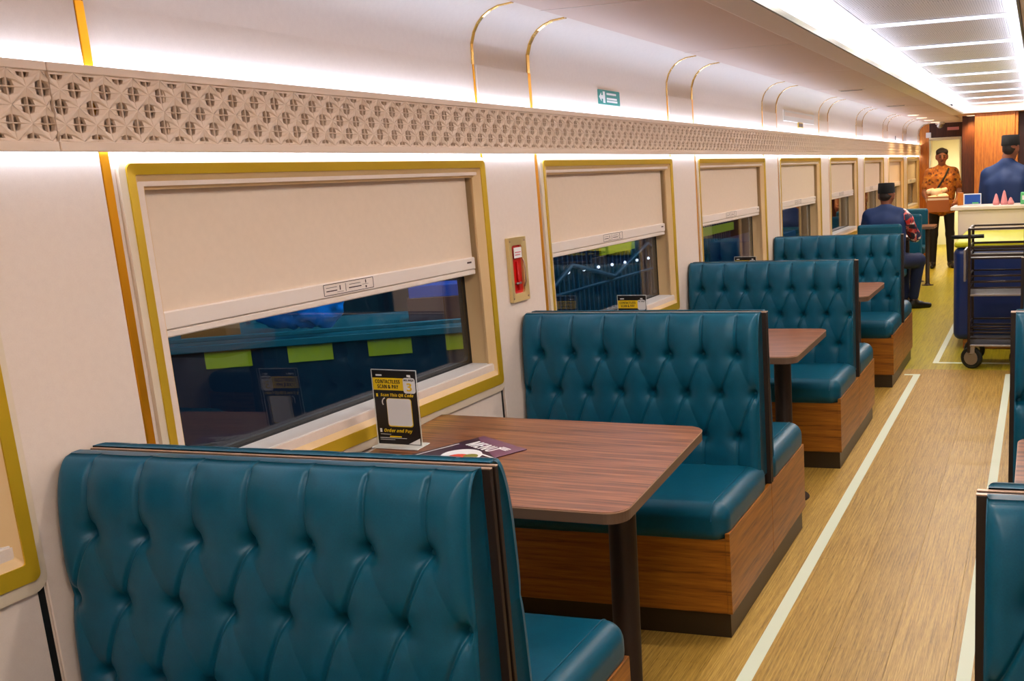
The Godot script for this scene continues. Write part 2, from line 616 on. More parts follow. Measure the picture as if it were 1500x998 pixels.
func camera_and_light():
	var cam := Camera3D.new()
	cam.name = "camera"
	cam.projection = Camera3D.PROJECTION_FRUSTUM
	cam.near = 0.05
	cam.far = 200.0
	var f := 1532.425
	cam.size = 998.0 / f * cam.near
	cam.frustum_offset = Vector2((750.0 - 1038.947) / f, (589.491 - 499.0) / f) * cam.near
	add_child(cam)
	cam.position = Vector3(0, 1.57358, 0)
	cam.basis = Basis(Vector3(0, 1, 0), 0.309539) * Basis(Vector3(1, 0, 0), -0.216811) * Basis(Vector3(0, 0, 1), -0.046952)
	cam.current = true

	var w := WorldEnvironment.new()
	w.name = "environment"
	var e := Environment.new()
	e.background_mode = Environment.BG_COLOR
	e.background_color = Color(0.01, 0.03, 0.07)
	e.tonemap_mode = Environment.TONE_MAPPER_LINEAR
	e.tonemap_exposure = 1.0
	e.sdfgi_enabled = true
	e.ssao_enabled = true
	e.ssil_enabled = true
	w.environment = e
	add_child(w)

	var cool := Color(0.78, 0.86, 1.0)
	var white := Color(1.0, 0.95, 0.90)
	var zc := (0.9 + Z_FAR) / 2.0
	var zl := 0.9 - Z_FAR
	# strips behind the relief band of either wall, shining up and down the wall
	for s in [-1, 1]:
		var x: float = WALL_X + 0.017 if s < 0 else RIGHT_X - 0.017
		strip_light(Vector3(x, 1.845, zc), Vector2(0.022, zl), true, cool, 12.5)
		strip_light(Vector3(x, 1.682, zc), Vector2(0.022, zl), false, cool, 6.5)
		# strips in the pocket beside the raised middle of the ceiling
		strip_light(Vector3(MID_X + s * 0.55, 2.225, (0.9 - 15.2) / 2.0), Vector2(0.05, 16.1), true, Color(0.80, 0.87, 1.0), 15.0)
	# outside, an unseen tube lamp added above the windows to light the platform
	var l := AreaLight3D.new()
	l.name = "added_station_glow"
	l.area_size = Vector2(0.10, 26.0)
	l.area_normalize_energy = false
	l.light_energy = 24.0
	l.light_color = Color(0.66, 0.88, 1.0)
	l.shadow_enabled = true
	l.area_range = 40.0
	l.area_attenuation = 2.0
	add_child(l, true)
	var back := Vector3(0.5, 0.86, 0).normalized()
	l.transform = Transform3D(Basis(Vector3(0, 0, 1).cross(back), Vector3(0, 0, 1), back), Vector3(-2.205, 2.75, -12.0))


# ------------------------------------------------------------------ the room
func shell():
	# floor: vinyl planks on an underlay
	var fl := struct("floor", "light oak vinyl plank floor, yellow light painted in beyond the tape")
	put("underlay", span(WALL_X - 0.1, RIGHT_X + 0.1, -0.06, -0.004, Z_FAR - 2.4, Z_NEAR, 0.0), M.underlay, fl)
	var pw := 0.19
	var meshes := {}
	var nrow := int(ceil((RIGHT_X - WALL_X) / pw))
	for i in nrow:
		var x0: float = WALL_X + i * pw
		var x1: float = minf(x0 + pw, RIGHT_X)
		var cuts := [Z_NEAR]
		var z: float = Z_NEAR - 0.4 - 0.8 * float((i * 7) % 5) / 4.0
		while z > -8.1 + 0.15:
			cuts.append(z)
			z -= 1.2
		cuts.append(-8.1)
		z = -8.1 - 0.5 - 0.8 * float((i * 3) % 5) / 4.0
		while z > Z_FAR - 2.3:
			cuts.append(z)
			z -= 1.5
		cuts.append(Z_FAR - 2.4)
		for k in cuts.size() - 1:
			var len: float = cuts[k] - cuts[k + 1]
			var key := "%.3f %.3f" % [x1 - x0, len]
			if not meshes.has(key): meshes[key] = box(Vector3(0, -0.002, 0), Vector3(x1 - x0 - 0.0006, 0.004, len - 0.0006), 0.0003)
			var fam: Array = M.oak if cuts[k] > -8.09 else M.yellow_lit
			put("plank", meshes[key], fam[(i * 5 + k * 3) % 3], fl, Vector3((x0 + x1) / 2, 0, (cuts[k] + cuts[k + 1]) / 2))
	# marking tape along both sides of the aisle
	var t := struct("trim_20", "white floor marking tape beside the left booths")
	put("tape", span(-0.885, -0.836, 0, 0.0008, 0.9, -7.9, 0), M.tape, t)
	put("tape", span(-0.955, -0.885, 0, 0.0008, -7.86, -7.9, 0), M.tape, t)
	t = struct("trim_21", "white floor marking tape beside the right booths")
	put("tape", span(-0.217, -0.172, 0, 0.0008, 0.9, -7.95, 0), M.tape, t)
	t = struct("trim_22", "white floor marking tape around the serving counter")
	put("tape", span(-0.79, -0.745, 0, 0.0008, -8.36, -10.9, 0), M.tape, t)
	put("tape", span(-0.745, -0.2, 0, 0.0008, -8.36, -8.405, 0), M.tape, t)

	for side in [-1, 1]:
		wall(side)
	# middle of the ceiling
	var ce := struct("ceiling", "white ceiling with perforated raised middle and side soffits")
	put("ceiling_slab", span(MID_X - 0.75, MID_X + 0.75, 2.325, 2.40, Z_NEAR, -15.25, 0), M.ceiling, ce)
	for s in [-1, 1]:
		var st := flat()
		# soffit from the wall's cove to the lip, then the lip with its upstand
		bx(st, Vector3(MID_X + s * 0.93, 2.212, (Z_NEAR - 20.8) / 2.0), Vector3(0.68, 0.05, Z_NEAR + 20.8), 0.0)
		bx(st, Vector3(MID_X + s * 0.76, 2.28, (Z_NEAR - 15.25) / 2.0), Vector3(0.03, 0.12, Z_NEAR + 15.25), 0.0)
		put("soffit", done(st), M.soffit, ce)
		var p := PackedVector2Array([Vector2(0.465, 2.192), Vector2(0.472, 2.181), Vector2(0.60, 2.174), Vector2(0.612, 2.178), Vector2(0.612, 2.19), Vector2(0.53, 2.21), Vector2(0.465, 2.21)])
		st = flat()
		prism(st, p, Vector3(MID_X, 0, 0), Vector3(s, 0, 0), Vector3(0, 1, 0), 0, 1)
		st = flat()
		var zz := [Z_NEAR, -15.2]
		prism(st, p, Vector3(MID_X, 0, zz[0] if s < 0 else zz[1]), Vector3(s, 0, 0), Vector3(0, 1, 0), 0, Z_NEAR + 15.2)
		put("lip", done(st), M.lip, ce)
		put("edge_profile", span(MID_X + s * 0.4555, MID_X + s * 0.4655, 2.179, 2.206, Z_NEAR, -15.2, 0.001), M.profile, ce)
		# joints across the soffit
		for k in 11:
			put("soffit_joint", span(MID_X + s * 0.615, MID_X + s * 1.24, 2.1855, 2.1875, -0.35 - 1.7 * k, -0.356 - 1.7 * k, 0), M.lip, ce)
	put("soffit_end", span(MID_X - 0.62, MID_X + 0.62, 2.187, 2.237, -15.25, -20.8, 0), M.soffit, ce)
	put("cross_beam", span(MID_X - 0.6, MID_X + 0.6, 2.19, 2.33, -15.2, -15.26), M.lip, ce)
	# perforated sheets and light bars across
	var bars := []
	for k in 14: bars.append(1.66 - 1.28 * k)
	for k in bars.size() - 1:
		var z0: float = bars[k] - 0.05
		var z1: float = bars[k + 1] + 0.05
		if z1 > Z_NEAR - 0.1: continue
		var mid := (z0 + z1) / 2
		for q in [[minf(z0, Z_NEAR - 0.05), mid + 0.003], [mid - 0.003, z1]]:
			put("perforated_panel", span(MID_X - 0.36, MID_X + 0.36, 2.316, 2.325, q[0], q[1], 0.002), M.perforated, ce)
			put("plain_panel", span(MID_X - 0.62, MID_X - 0.362, 2.316, 2.325, q[0], q[1], 0.002), M.ceiling, ce)
			put("plain_panel", span(MID_X + 0.362, MID_X + 0.62, 2.316, 2.325, q[0], q[1], 0.002), M.ceiling, ce)
	for k in range(1, bars.size()):
		var b := thing("ceiling_light", "slim white light bar set across the perforated ceiling", "ceiling light", Vector3(MID_X, 2.31, bars[k]), 0, "light bars across the ceiling")
		put("housing", box(Vector3(0, 0.008, 0), Vector3(0.86, 0.016, 0.07), 0.002), M.white, b)
		put("diffuser", rbox(Vector3(0, -0.004, 0), Vector3(0.84, 0.014, 0.052), 0.006), M.led, b)
		strip_light(Vector3(MID_X, 2.297, bars[k]), Vector2(0.84, 0.05), false, Color(1.0, 0.94, 0.88), 33.0)
	# small black sensor pins and slits overhead
	for q in [[-1.52, -9.05], [-1.52, -11.95]]:
		var v := thing("air_slot", "narrow dark air slot in the soffit above the windows", "air vent", Vector3(q[0], SOFFIT_Y, q[1]), 0, "air slots in the soffit")
		put("slot_frame", box(Vector3(0, -0.003, 0), Vector3(0.21, 0.006, 0.05), 0.002), M.lip, v)
		put("slot", box(Vector3(0, -0.007, 0), Vector3(0.18, 0.003, 0.022), 0.0), M.board, v)
	# round downlights near the far end
	for k in 4:
		var d := thing("downlight", "round white downlight in the soffit near the end door", "downlight", Vector3(-1.63, SOFFIT_Y, -14.6 - 1.05 * k), 0, "downlights by the end door")
		put("rim", lathe([Vector2(0.0, -0.004), Vector2(0.085, -0.004), Vector2(0.09, 0.0)], 20), M.white, d)
		put("lamp_disc", lathe([Vector2(0.0, -0.009), Vector2(0.07, -0.007), Vector2(0.074, -0.003)], 20), M.downlight, d)
		spot(Vector3(-1.63, SOFFIT_Y - 0.02, -14.6 - 1.05 * k), Color(1.0, 0.86, 0.6), 1.2)
	for q in [[-0.95, -15.9], [-0.55, -16.6], [-0.1, -16.2], [-0.4, -17.8]]:
		var d := thing("downlight", "round white downlight behind the ceiling beam", "downlight", Vector3(q[0], SOFFIT_Y, q[1]), 0, "downlights behind the beam")
		put("rim", lathe([Vector2(0.0, -0.004), Vector2(0.085, -0.004), Vector2(0.09, 0.0)], 20), M.white, d)
		put("lamp_disc", lathe([Vector2(0.0, -0.009), Vector2(0.07, -0.007), Vector2(0.074, -0.003)], 20), M.downlight, d)
		spot(Vector3(q[0], SOFFIT_Y - 0.02, q[1]), Color(1.0, 0.82, 0.5), 2.2)
	# wall behind the camera
	var wb := struct("wall_back", "plain cream wall behind the camera")
	put("panel", span(WALL_X - 0.12, RIGHT_X + 0.12, -0.06, 2.42, Z_NEAR, Z_NEAR + 0.08, 0), M.wall, wb)
	end_wall()


func wall(side: int):
	# local frame: +X looks into the car, z as in the world; the right wall is turned by half a turn
	var left := side < 0
	var root := struct("wall_left" if left else "wall_right", "cream linen train wall with windows" if left else "cream train wall opposite the windows")
	var zc := 0.0
	if not left:
		zc = -16.8
	root.position = Vector3(WALL_X if left else RIGHT_X, 0, zc)
	if not left: root.rotation.y = PI
	# windows that this wall has (index along the car)
	var zn := Z_NEAR if left else -16.8 + 18.4 + 2.4
	var zf := -20.8 if left else -16.8 - Z_NEAR
	var st := flat()
	var holes := []
	for i in range(-1, 8):
		var o := WIN_Z - PITCH * i - (0.105 if i < 0 and left else 0.0)
		holes.append([o - 0.055, o - 1.58])
	var edge := zn
	# lower wall in sections, an open joint between them at the right of every window
	bx(st, Vector3(-0.11, 0.42, (zn + zf) / 2), Vector3(0.02, 0.96, zn - zf), 0)
	var from := zn
	for i in range(-1, 8):
		var zj := WIN_Z - 1.615 - PITCH * i - (0.105 if i < 0 and left else 0.0)
		bx(st, Vector3(-0.05, 0.42, (from + zj + 0.004) / 2), Vector3(0.10, 0.96, from - zj - 0.004), 0)
		from = zj - 0.013
	bx(st, Vector3(-0.05, 0.42, (from + zf) / 2), Vector3(0.10, 0.96, from - zf), 0)
	bx(st, Vector3(-0.06, 1.85, (zn + zf) / 2), Vector3(0.12, 0.5, zn - zf), 0)
	for h in holes:
		bx(st, Vector3(-0.06, 1.25, (edge + h[0]) / 2), Vector3(0.12, 0.7, edge - h[0]), 0)
		edge = h[1]
	bx(st, Vector3(-0.06, 1.25, (edge + zf) / 2), Vector3(0.12, 0.7, edge - zf), 0)
	put("wall_board", done(st), M.wall, root)
	# cove: the wall bends into the soffit
	var prof := [Vector2(0, 1.99), Vector2(0.003, 2.06), Vector2(0.016, 2.099), Vector2(0.033, 2.126), Vector2(0.057, 2.15), Vector2(0.087, 2.168), Vector2(0.123, 2.181), Vector2(0.18, 2.187), Vector2(0.32, 2.188)]
	var sm := SurfaceTool.new()
	sm.begin(Mesh.PRIMITIVE_TRIANGLES)
	var rows := []
	for p in prof: rows.append([Vector3(p.x, p.y, zn), Vector3(p.x, p.y, zf)])
	sheet(sm, rows, true, 0)
	var cv := struct("trim_30" if left else "trim_31", "curved cove between wall and soffit")
	cv.transform = root.transform
	put("cove", done(sm), M.wall, cv)
	put("cove_back", span(-0.12, -0.004, 2.1, 2.24, zn, zf, 0), M.wall, root)
	put("cove_top", span(-0.12, 0.5, 2.2, 2.24, zn, zf, 0), M.wall, cv)
	# gold strips beside every window, over the cove as well; dark grooves and raised pier panels
	for i in range(-1, 8):
		var sh := -0.105 if i < 0 and left else 0.0
		var z0 := WIN_Z + 0.043 - PITCH * i
		put("gold_strip", span(0, 0.006, 0.0, 1.99, z0 + 0.012, z0 - 0.011, 0.002), M.gold_strip, root)
		var z1 := WIN_Z - 1.615 - PITCH * i + sh
		put("gold_strip", span(0, 0.005, 0.86, 1.99, z1, z1 - 0.007, 0.001), M.gold_strip, root)
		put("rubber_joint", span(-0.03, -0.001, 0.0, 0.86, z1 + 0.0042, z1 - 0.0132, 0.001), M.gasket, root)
		put("pier_panel", span(0, 0.007, 0.02, 1.99, z1 - 0.015, z0 - PITCH + 0.015, 0.003), M.wall, root)
		for zs in [z0, z1 - 0.003]:
			var s2 := flat()
			for k in prof.size() - 2:
				var a: Vector2 = prof[k]
				var b: Vector2 = prof[k + 1]
				var d := (b - a).normalized()
				var n := Vector2(d.y, -d.x) * 0.004
				var hw := 0.011 if zs == z0 else 0.007
				face(s2, [Vector3(a.x + n.x, a.y + n.y, zs + hw), Vector3(b.x + n.x, b.y + n.y, zs + hw), Vector3(b.x + n.x, b.y + n.y, zs - hw), Vector3(a.x + n.x, a.y + n.y, zs - hw)], Vector3(n.x, n.y, 0))
				for e in [-1, 1]:
					face(s2, [Vector3(a.x, a.y, zs + hw * e), Vector3(b.x, b.y, zs + hw * e), Vector3(b.x + n.x, b.y + n.y, zs + hw * e), Vector3(a.x + n.x, a.y + n.y, zs + hw * e)], Vector3(0, 0, e))
			put("gold_strip", done(s2), M.lit_gold, cv)
	# outside skin
	var bb := struct("baseboard_left" if left else "baseboard_right", "dark strip at the foot of the wall")
	bb.transform = root.transform
	put("strip", span(0.007, 0.016, 0, 0.07, zn, zf, 0.001), M.kick, bb)
	for i in range(-1, 8):
		window(i if left else i + 20, root.transform * Transform3D(Basis.IDENTITY, Vector3(0, 0, WIN_Z - PITCH * i - (0.105 if i < 0 and left else 0.0))))
	trims(root.transform, zn, zf, left)


var proto_window: Node3D


func window(n: int, at: Transform3D):
	if proto_window:
		var c: Node3D = proto_window.duplicate()
		c.name = "window_%d" % (n + 2)
		add_child(c, true)
		c.transform = at
		return
	var r := struct("window_%d" % (n + 2), "train window with gold frame and half lowered cream blind")
	r.transform = at
	proto_window = r
	# plane of the wall: u runs along -z, v up, so u x v looks into the car
	var u := Vector3(0, 0, -1)
	var v := Vector3(0, 1, 0)
	var O := Vector3.ZERO
	var st := flat()
	ring(st, rrect(-0.018, 0.792, 1.632, 1.664, 0.035), rrect(0.0, 0.822, 1.612, 1.65, 0.016), O, u, v, 0.010, 0.013, -0.002)
	put("outer_frame", done(st), M.cream_edge, r)
	st = flat()
	ring(st, rrect(-0.001, 0.821, 1.613, 1.651, 0.016), rrect(0.024, 0.858, 1.588, 1.626, 0.006), O, u, v, 0.017, 0.013, 0.0)
	put("gold_band", done(st), M.gold, r)
	st = flat()
	ring(st, rrect(0.023, 0.857, 1.589, 1.627, 0.006), rrect(0.056, 0.898, 1.562, 1.592, 0.004), O, u, v, 0.010, -0.012, -0.02)
	put("inner_frame", done(st), M.cream, r)
	st = flat()
	ring(st, rrect(0.055, 0.897, 1.575, 1.596, 0.004), rrect(0.075, 0.918, 1.555, 1.578, 0.02), O, u, v, -0.09, -0.094, -0.11)
	put("gasket", done(st), M.gasket, r)
	# sides of the recess
	st = flat()
	bx(st, Vector3(-0.055, 0.899, -0.815), Vector3(0.105, 0.01, 1.53), 0.001)
	put("sill", done(st), M.white, r)
	st = flat()
	bx(st, Vector3(-0.055, 1.25, -0.057), Vector3(0.105, 0.7, 0.006), 0.001)
	bx(st, Vector3(-0.055, 1.25, -1.5775), Vector3(0.105, 0.7, 0.006), 0.001)
	put("reveal", done(st), M.cream, r)
	st = flat()
	bx(st, Vector3(-0.095, 1.25, -0.815), Vector3(0.005, 0.69, 1.51), 0.0)
	put("pane", done(st), M.glass, r)
	# blind
	var b := put("blind", span(-0.041, -0.038, 1.29, 1.60, -0.062, -1.555, 0.0), M.blind, r)
	put("rail", span(-0.052, -0.028, 1.262, 1.306, -0.062, -1.558, 0.003), M.blind_bar, b)
	put("rail_lip", span(-0.049, -0.031, 1.243, 1.2605, -0.062, -1.560, 0.003), M.blind_bar, b)
	var lab := put("label", flat_frame(0.242, 0.032, 0.0018), M.ink, b)
	lab.transform = Transform3D(Basis(Vector3(0, 0, -1), Vector3(0, 1, 0), Vector3(1, 0, 0)), Vector3(-0.0276, 1.285, -0.80))
	var rot := Basis(Vector3(0, 0, -1), Vector3(0, 1, 0), Vector3(1, 0, 0))
	for q in [[-0.085, 0.006, 0.05, 0.0015], [-0.085, -0.004, 0.05, 0.003], [-0.045, 0.002, 0.004, 0.014], [-0.045, -0.010, 0.03, 0.001], [-0.018, 0.0, 0.0015, 0.024], [0.028, 0.006, 0.055, 0.0015], [0.028, -0.004, 0.062, 0.003], [0.083, 0.007, 0.004, 0.010], [0.083, -0.009, 0.006, 0.006], [0.08, -0.001, 0.03, 0.001]]:
		put("printed_line", box(Vector3(q[0], q[1], 0), Vector3(q[2], q[3], 0.0006), 0), M.ink, b).transform = Transform3D(rot, Vector3(-0.0276, 1.285, -0.80)) * Transform3D(Basis.IDENTITY, Vector3.ZERO)
	put("tag", span(-0.028, -0.0274, 1.286, 1.292, -1.50, -1.53, 0), M.ink, b)


func flat_frame(w: float, h: float, t: float) -> ArrayMesh:
	var st := flat()
	for q in [[0, h / 2, w, t], [0, -h / 2, w, t], [-w / 2, 0, t, h], [w / 2, 0, t, h]]:
		bx(st, Vector3(q[0], q[1], 0), Vector3(q[2], q[3], 0.0006), 0)
	return done(st)


# one lozenge of the relief: thin cross ribs, four open petals, a raised scale on each side
func lozenge(up: bool, down: bool) -> ArrayMesh:
	var st := flat()
	var a := 0.03825
	var b := 0.0347
	for sx in [-1, 1]:
		for sy in [-1, 1]:
			if sy > 0 and not up or sy < 0 and not down: continue
			var P := func(x: float, y: float, w: float): return Vector3(w, y * sy, -x * sx)
			var C: Vector3 = P.call(0.0, 0.0, 0.001)
			var H: Vector3 = P.call(a, 0.0, 0.0045)
			var V: Vector3 = P.call(0.0, b, 0.003)
			var E: Vector3 = P.call(a * 0.5, b * 0.5, 0.0045)
			var F: Vector3 = P.call(0.0185, 0.0135, 0.0035)
			var h1: Vector3 = P.call(0.0016, 0.0016, -0.001)
			var h2: Vector3 = P.call(0.0155, 0.0016, 0.0)
			var h3: Vector3 = P.call(0.0128, 0.0120, -0.001)
			var h4: Vector3 = P.call(0.0018, 0.0168, 0.0)
			var out := Vector3(1, 0, 0)
			for q in [[C, H, h2, h1], [H, F, h3, h2], [H, E, F], [E, V, F], [F, V, h4, h3], [V, C, h1, h4]]: face(st, q, out)
			var hs := [h1, h2, h3, h4]
			var mid: Vector3 = (h1 + h2 + h3 + h4) / 4
			for k in 4:
				var g: Vector3 = hs[k]
				var h: Vector3 = hs[(k + 1) % 4]
				var dn := Vector3(-0.008, 0, 0)
				face(st, [g, h, h + dn, g + dn], mid - (g + h) / 2)
	return done(st)


# the same lozenge, trimmed to the stretch from lo to hi
func cut(m: Mesh, lo: float, hi: float) -> ArrayMesh:
	var v: PackedVector3Array = m.surface_get_arrays(0)[Mesh.ARRAY_VERTEX]
	var idx = m.surface_get_arrays(0)[Mesh.ARRAY_INDEX]
	var st := flat()
	for i in (idx.size() if idx != null else v.size()):
		var p: Vector3 = v[idx[i]] if idx != null else v[i]
		st.add_vertex(Vector3(p.x, p.y, clampf(p.z, lo, hi)))
	return done(st)


func trims(at: Transform3D, zn: float, zf: float, left: bool):
	# band of relief standing a little off the wall, light strips behind it
	var x0 := 0.036
	var joint := -1.718
	var parts := [[zn, joint + 0.0015], [joint - 0.0015, -18.25]] if left else [[zn, zf]]
	var full := lozenge(true, true)
	var top := lozenge(false, true)
	var bottom := lozenge(true, false)
	var pz := 0.0765
	var py := 0.0347
	for n in parts.size():
		var p: Array = parts[n]
		var t := struct("trim_%d" % (n + 1 if left else 9), "beige relief band of pierced lozenges above the windows" if n > 0 or not left else "short beige relief band piece beside the panel joint")
		t.transform = at
		# the band is hollow: shelves close the space behind it, which the petals open into
		put("shelf", span(0.0005, x0 + 0.001, 1.8285, 1.8325, p[0], p[1], 0), M.relief, t)
		put("shelf", span(0.0005, x0 + 0.001, 1.6965, 1.7005, p[0], p[1], 0), M.relief, t)
		put("upper_rim", span(x0 - 0.012, x0 + 0.006, 1.8337, 1.852, p[0], p[1], 0.0015), M.relief, t)
		put("lower_rim", span(x0 - 0.012, x0 + 0.006, 1.675, 1.695, p[0], p[1], 0.0015), M.relief, t)
		var spots_ := []
		for row in 5:
			var y := 1.8337 - row * py
			var z: float = -1.742 if row % 2 == 0 else -1.7795
			for k in range(-44, 246):
				var zz := z - pz * k
				if zz > p[0] + pz * 0.5 or zz <= p[1] - pz * 0.5: continue
				if (n == 0 and zz > p[0]) or (n == 1 and zz <= p[1]): continue
				spots_.append([row, Vector3(x0, y, zz)])
		if not left:
			var st := SurfaceTool.new()
			st.begin(Mesh.PRIMITIVE_TRIANGLES)
			for s in spots_: st.append_from(top if s[0] == 0 else bottom if s[0] == 4 else full, 0, Transform3D(Basis.IDENTITY, s[1]))
			tag(put("lozenge_relief", st.commit(), M.relief, t), "", "", "", "stuff")
			continue
		# the nearest in view singly, the rest as one
		spots_.sort_custom(func(a, b): return a[1].z > b[1].z)
		var rest := SurfaceTool.new()
		rest.begin(Mesh.PRIMITIVE_TRIANGLES)
		var made := 0
		var many := 0
		for s in spots_:
			var m: Mesh = top if s[0] == 0 else bottom if s[0] == 4 else full
			if absf(s[1].z - joint) < pz * 0.5: m = cut(m, -1e9 if n == 1 else joint + 0.0008 - s[1].z, joint - 0.0008 - s[1].z if n == 1 else 1e9)
			if s[1].z < -1.45 and made < (280 if n == 1 else 20):
				put("lozenge", m, M.relief, t, s[1])
				made += 1
			else:
				rest.append_from(m, 0, Transform3D(Basis.IDENTITY, s[1]))
				many += 1
		if many: tag(put("lozenge_relief", rest.commit(), M.relief, t), "", "", "", "stuff")
		for zb in range(0, 18):
			var zz := p[0] - 0.3 - zb * 1.05 as float
			if zz > p[1] + 0.05: put("bracket", span(0.0, x0 - 0.004, 1.70, 1.8285, zz, zz - 0.004, 0), M.relief, t)
	# the light strips themselves
	for q in [[1.838, "above"], [1.686, "below"]]:
		var s := thing("led_strip_light", "hidden cool white light strip %s edge of relief band, %s wall" % ["along upper" if q[1] == "above" else "along lower", "window side" if left else "opposite"], "light strip")
		s.transform = at
		put("tape_light", span(0.006, 0.022, q[0] - 0.002, q[0] + 0.002, 0.9 if left else zn - 0.2, -18.2 if left else zf + 0.2, 0), M.led_hidden, s)


func end_wall():
	var z := -18.4
	var w := struct("wall_end", "dark brown wood wall at the end of the car")
	put("side_panel", span(-1.262, RIGHT_X + 0.1, 0, 2.24, z, z - 0.06, 0.002), M.umber_wood, w)
	put("over_panel", span(-1.79, -1.262, 1.93, 2.24, z, z - 0.06, 0.002), M.umber_wood, w)
	put("corner_panel", span(WALL_X, -1.79, 0, 1.99, z + 0.02, z - 0.06, 0.004), M.amber_wood, w)
	var st := flat()
	var p := PackedVector2Array([Vector2(-1.79, 1.99), Vector2(WALL_X, 1.99), Vector2(WALL_X, 2.04)])
	for k in 7:
		var a := PI - PI / 2 * k / 6.0
		p.append(Vector2(-1.79 + cos(a) * 0.165, 2.04 + sin(a) * 0.14))
	prism(st, p, Vector3(0, 0, z - 0.06), Vector3(1, 0, 0), Vector3(0, 1, 0), 0, 0.08)
	put("corner_arch", done(st), M.amber_wood, w)
	var d := struct("door_1", "pale yellow lit doorway at the end of the car")
	st = flat()
	bx(st, Vector3(-1.775, 0.96, z), Vector3(0.03, 1.94, 0.1), 0.003)
	bx(st, Vector3(-1.277, 0.96, z), Vector3(0.03, 1.94, 0.1), 0.003)
	bx(st, Vector3(-1.526, 1.93, z), Vector3(0.528, 0.05, 0.1), 0.003)
	put("frame", done(st), M.door, d)
	var v := struct("wall_vestibule", "pale vestibule behind the end door")
	put("back_panel", span(-2.08, RIGHT_X + 0.1, -0.05, 2.24, -20.7, -20.78, 0), M.door, v)
	put("side_panel", span(-1.05, -1.0, 0, 2.2, z - 0.06, -20.7, 0), M.door, v)
	var l := thing("ceiling_light", "bright round lamp in the vestibule behind the end door", "ceiling light", Vector3(-1.5, SOFFIT_Y, -19.5))
	put("lamp_disc", lathe([Vector2(0, -0.02), Vector2(0.15, -0.018), Vector2(0.16, 0)], 24), M.downlight, l)
	spot(Vector3(-1.5, SOFFIT_Y - 0.03, -19.5), Color(1.0, 0.95, 0.82), 6.0, 80.0)
	# plates and dome over the door
	var s := thing("wall_plate", "small pale sign plate above the end door", "sign", Vector3(-1.40, 2.09, z + 0.004))
	put("plate", box(Vector3.ZERO, Vector3(0.19, 0.05, 0.008), 0.002), M.tissue_pink, s)
	s = thing("wall_plate", "small white square box on the amber corner panel", "sign", Vector3(-1.80, 2.0, z + 0.035))
	put("plate", box(Vector3.ZERO, Vector3(0.085, 0.085, 0.03), 0.004), M.paper, s)
	s = thing("dome_camera", "white dome camera under the soffit before the end door", "camera", Vector3(-1.57, SOFFIT_Y, -17.9))
	put("base", lathe([Vector2(0, 0), Vector2(0.075, -0.001), Vector2(0.075, -0.03), Vector2(0.06, -0.035)], 20), M.white, s)
	put("dome", lathe([Vector2(0.058, -0.034), Vector2(0.05, -0.07), Vector2(0.03, -0.09), Vector2(0, -0.097)], 20), M.steel, s)
	# wooden pillar and dark boards beyond the counter
	var pil := struct("wall_pillar", "amber wood pillar under the end of the lit ceiling")
	put("pillar_panel", span(-0.875, -0.34, 0, 2.187, -15.3, -15.8, 0.004), M.amber_wood, pil)
	put("pillar_edge", span(-0.338, -0.30, 0, 2.187, -15.32, -15.8, 0.004), M.amber_wood, pil)
	pil = struct("wall_partition", "dark brown wood boards behind the amber pillar")
	put("board", span(-1.09, -0.88, 0, 2.187, -16.0, -16.05, 0.003), M.umber_wood, pil)
	put("board", span(-0.30, RIGHT_X, 0, 2.187, -15.6, -15.65, 0.003), M.umber_wood, pil)


# ------------------------------------------------------------------ booths
var tuft: ArrayMesh
const BACK_W := 0.482          # half width of a backrest


func seg_d(p: Vector2, a: Vector2, b: Vector2) -> float:
	var ab := b - a
	return (p - a - ab * clampf((p - a).dot(ab) / ab.length_squared(), 0, 1)).length()


func button_spots() -> Array:
	var b := []
	for k in 7: b.append(Vector2((k - 3) * 0.133, 0.902))
	for k in 8: b.append(Vector2((k - 3.5) * 0.133, 0.757))
	for k in 7: b.append(Vector2((k - 3) * 0.133, 0.592))
	return b


func back_depth(y: float) -> float:
	var t := lerpf(0.088, 0.112, clampf((0.95 - y) / 0.5, 0.0, 1.0))
	var e := clampf((1.056 - y) / 0.15, 0.0, 1.0)
	return t - 0.052 * (1.0 - sqrt(1.0 - (1.0 - e) * (1.0 - e)))


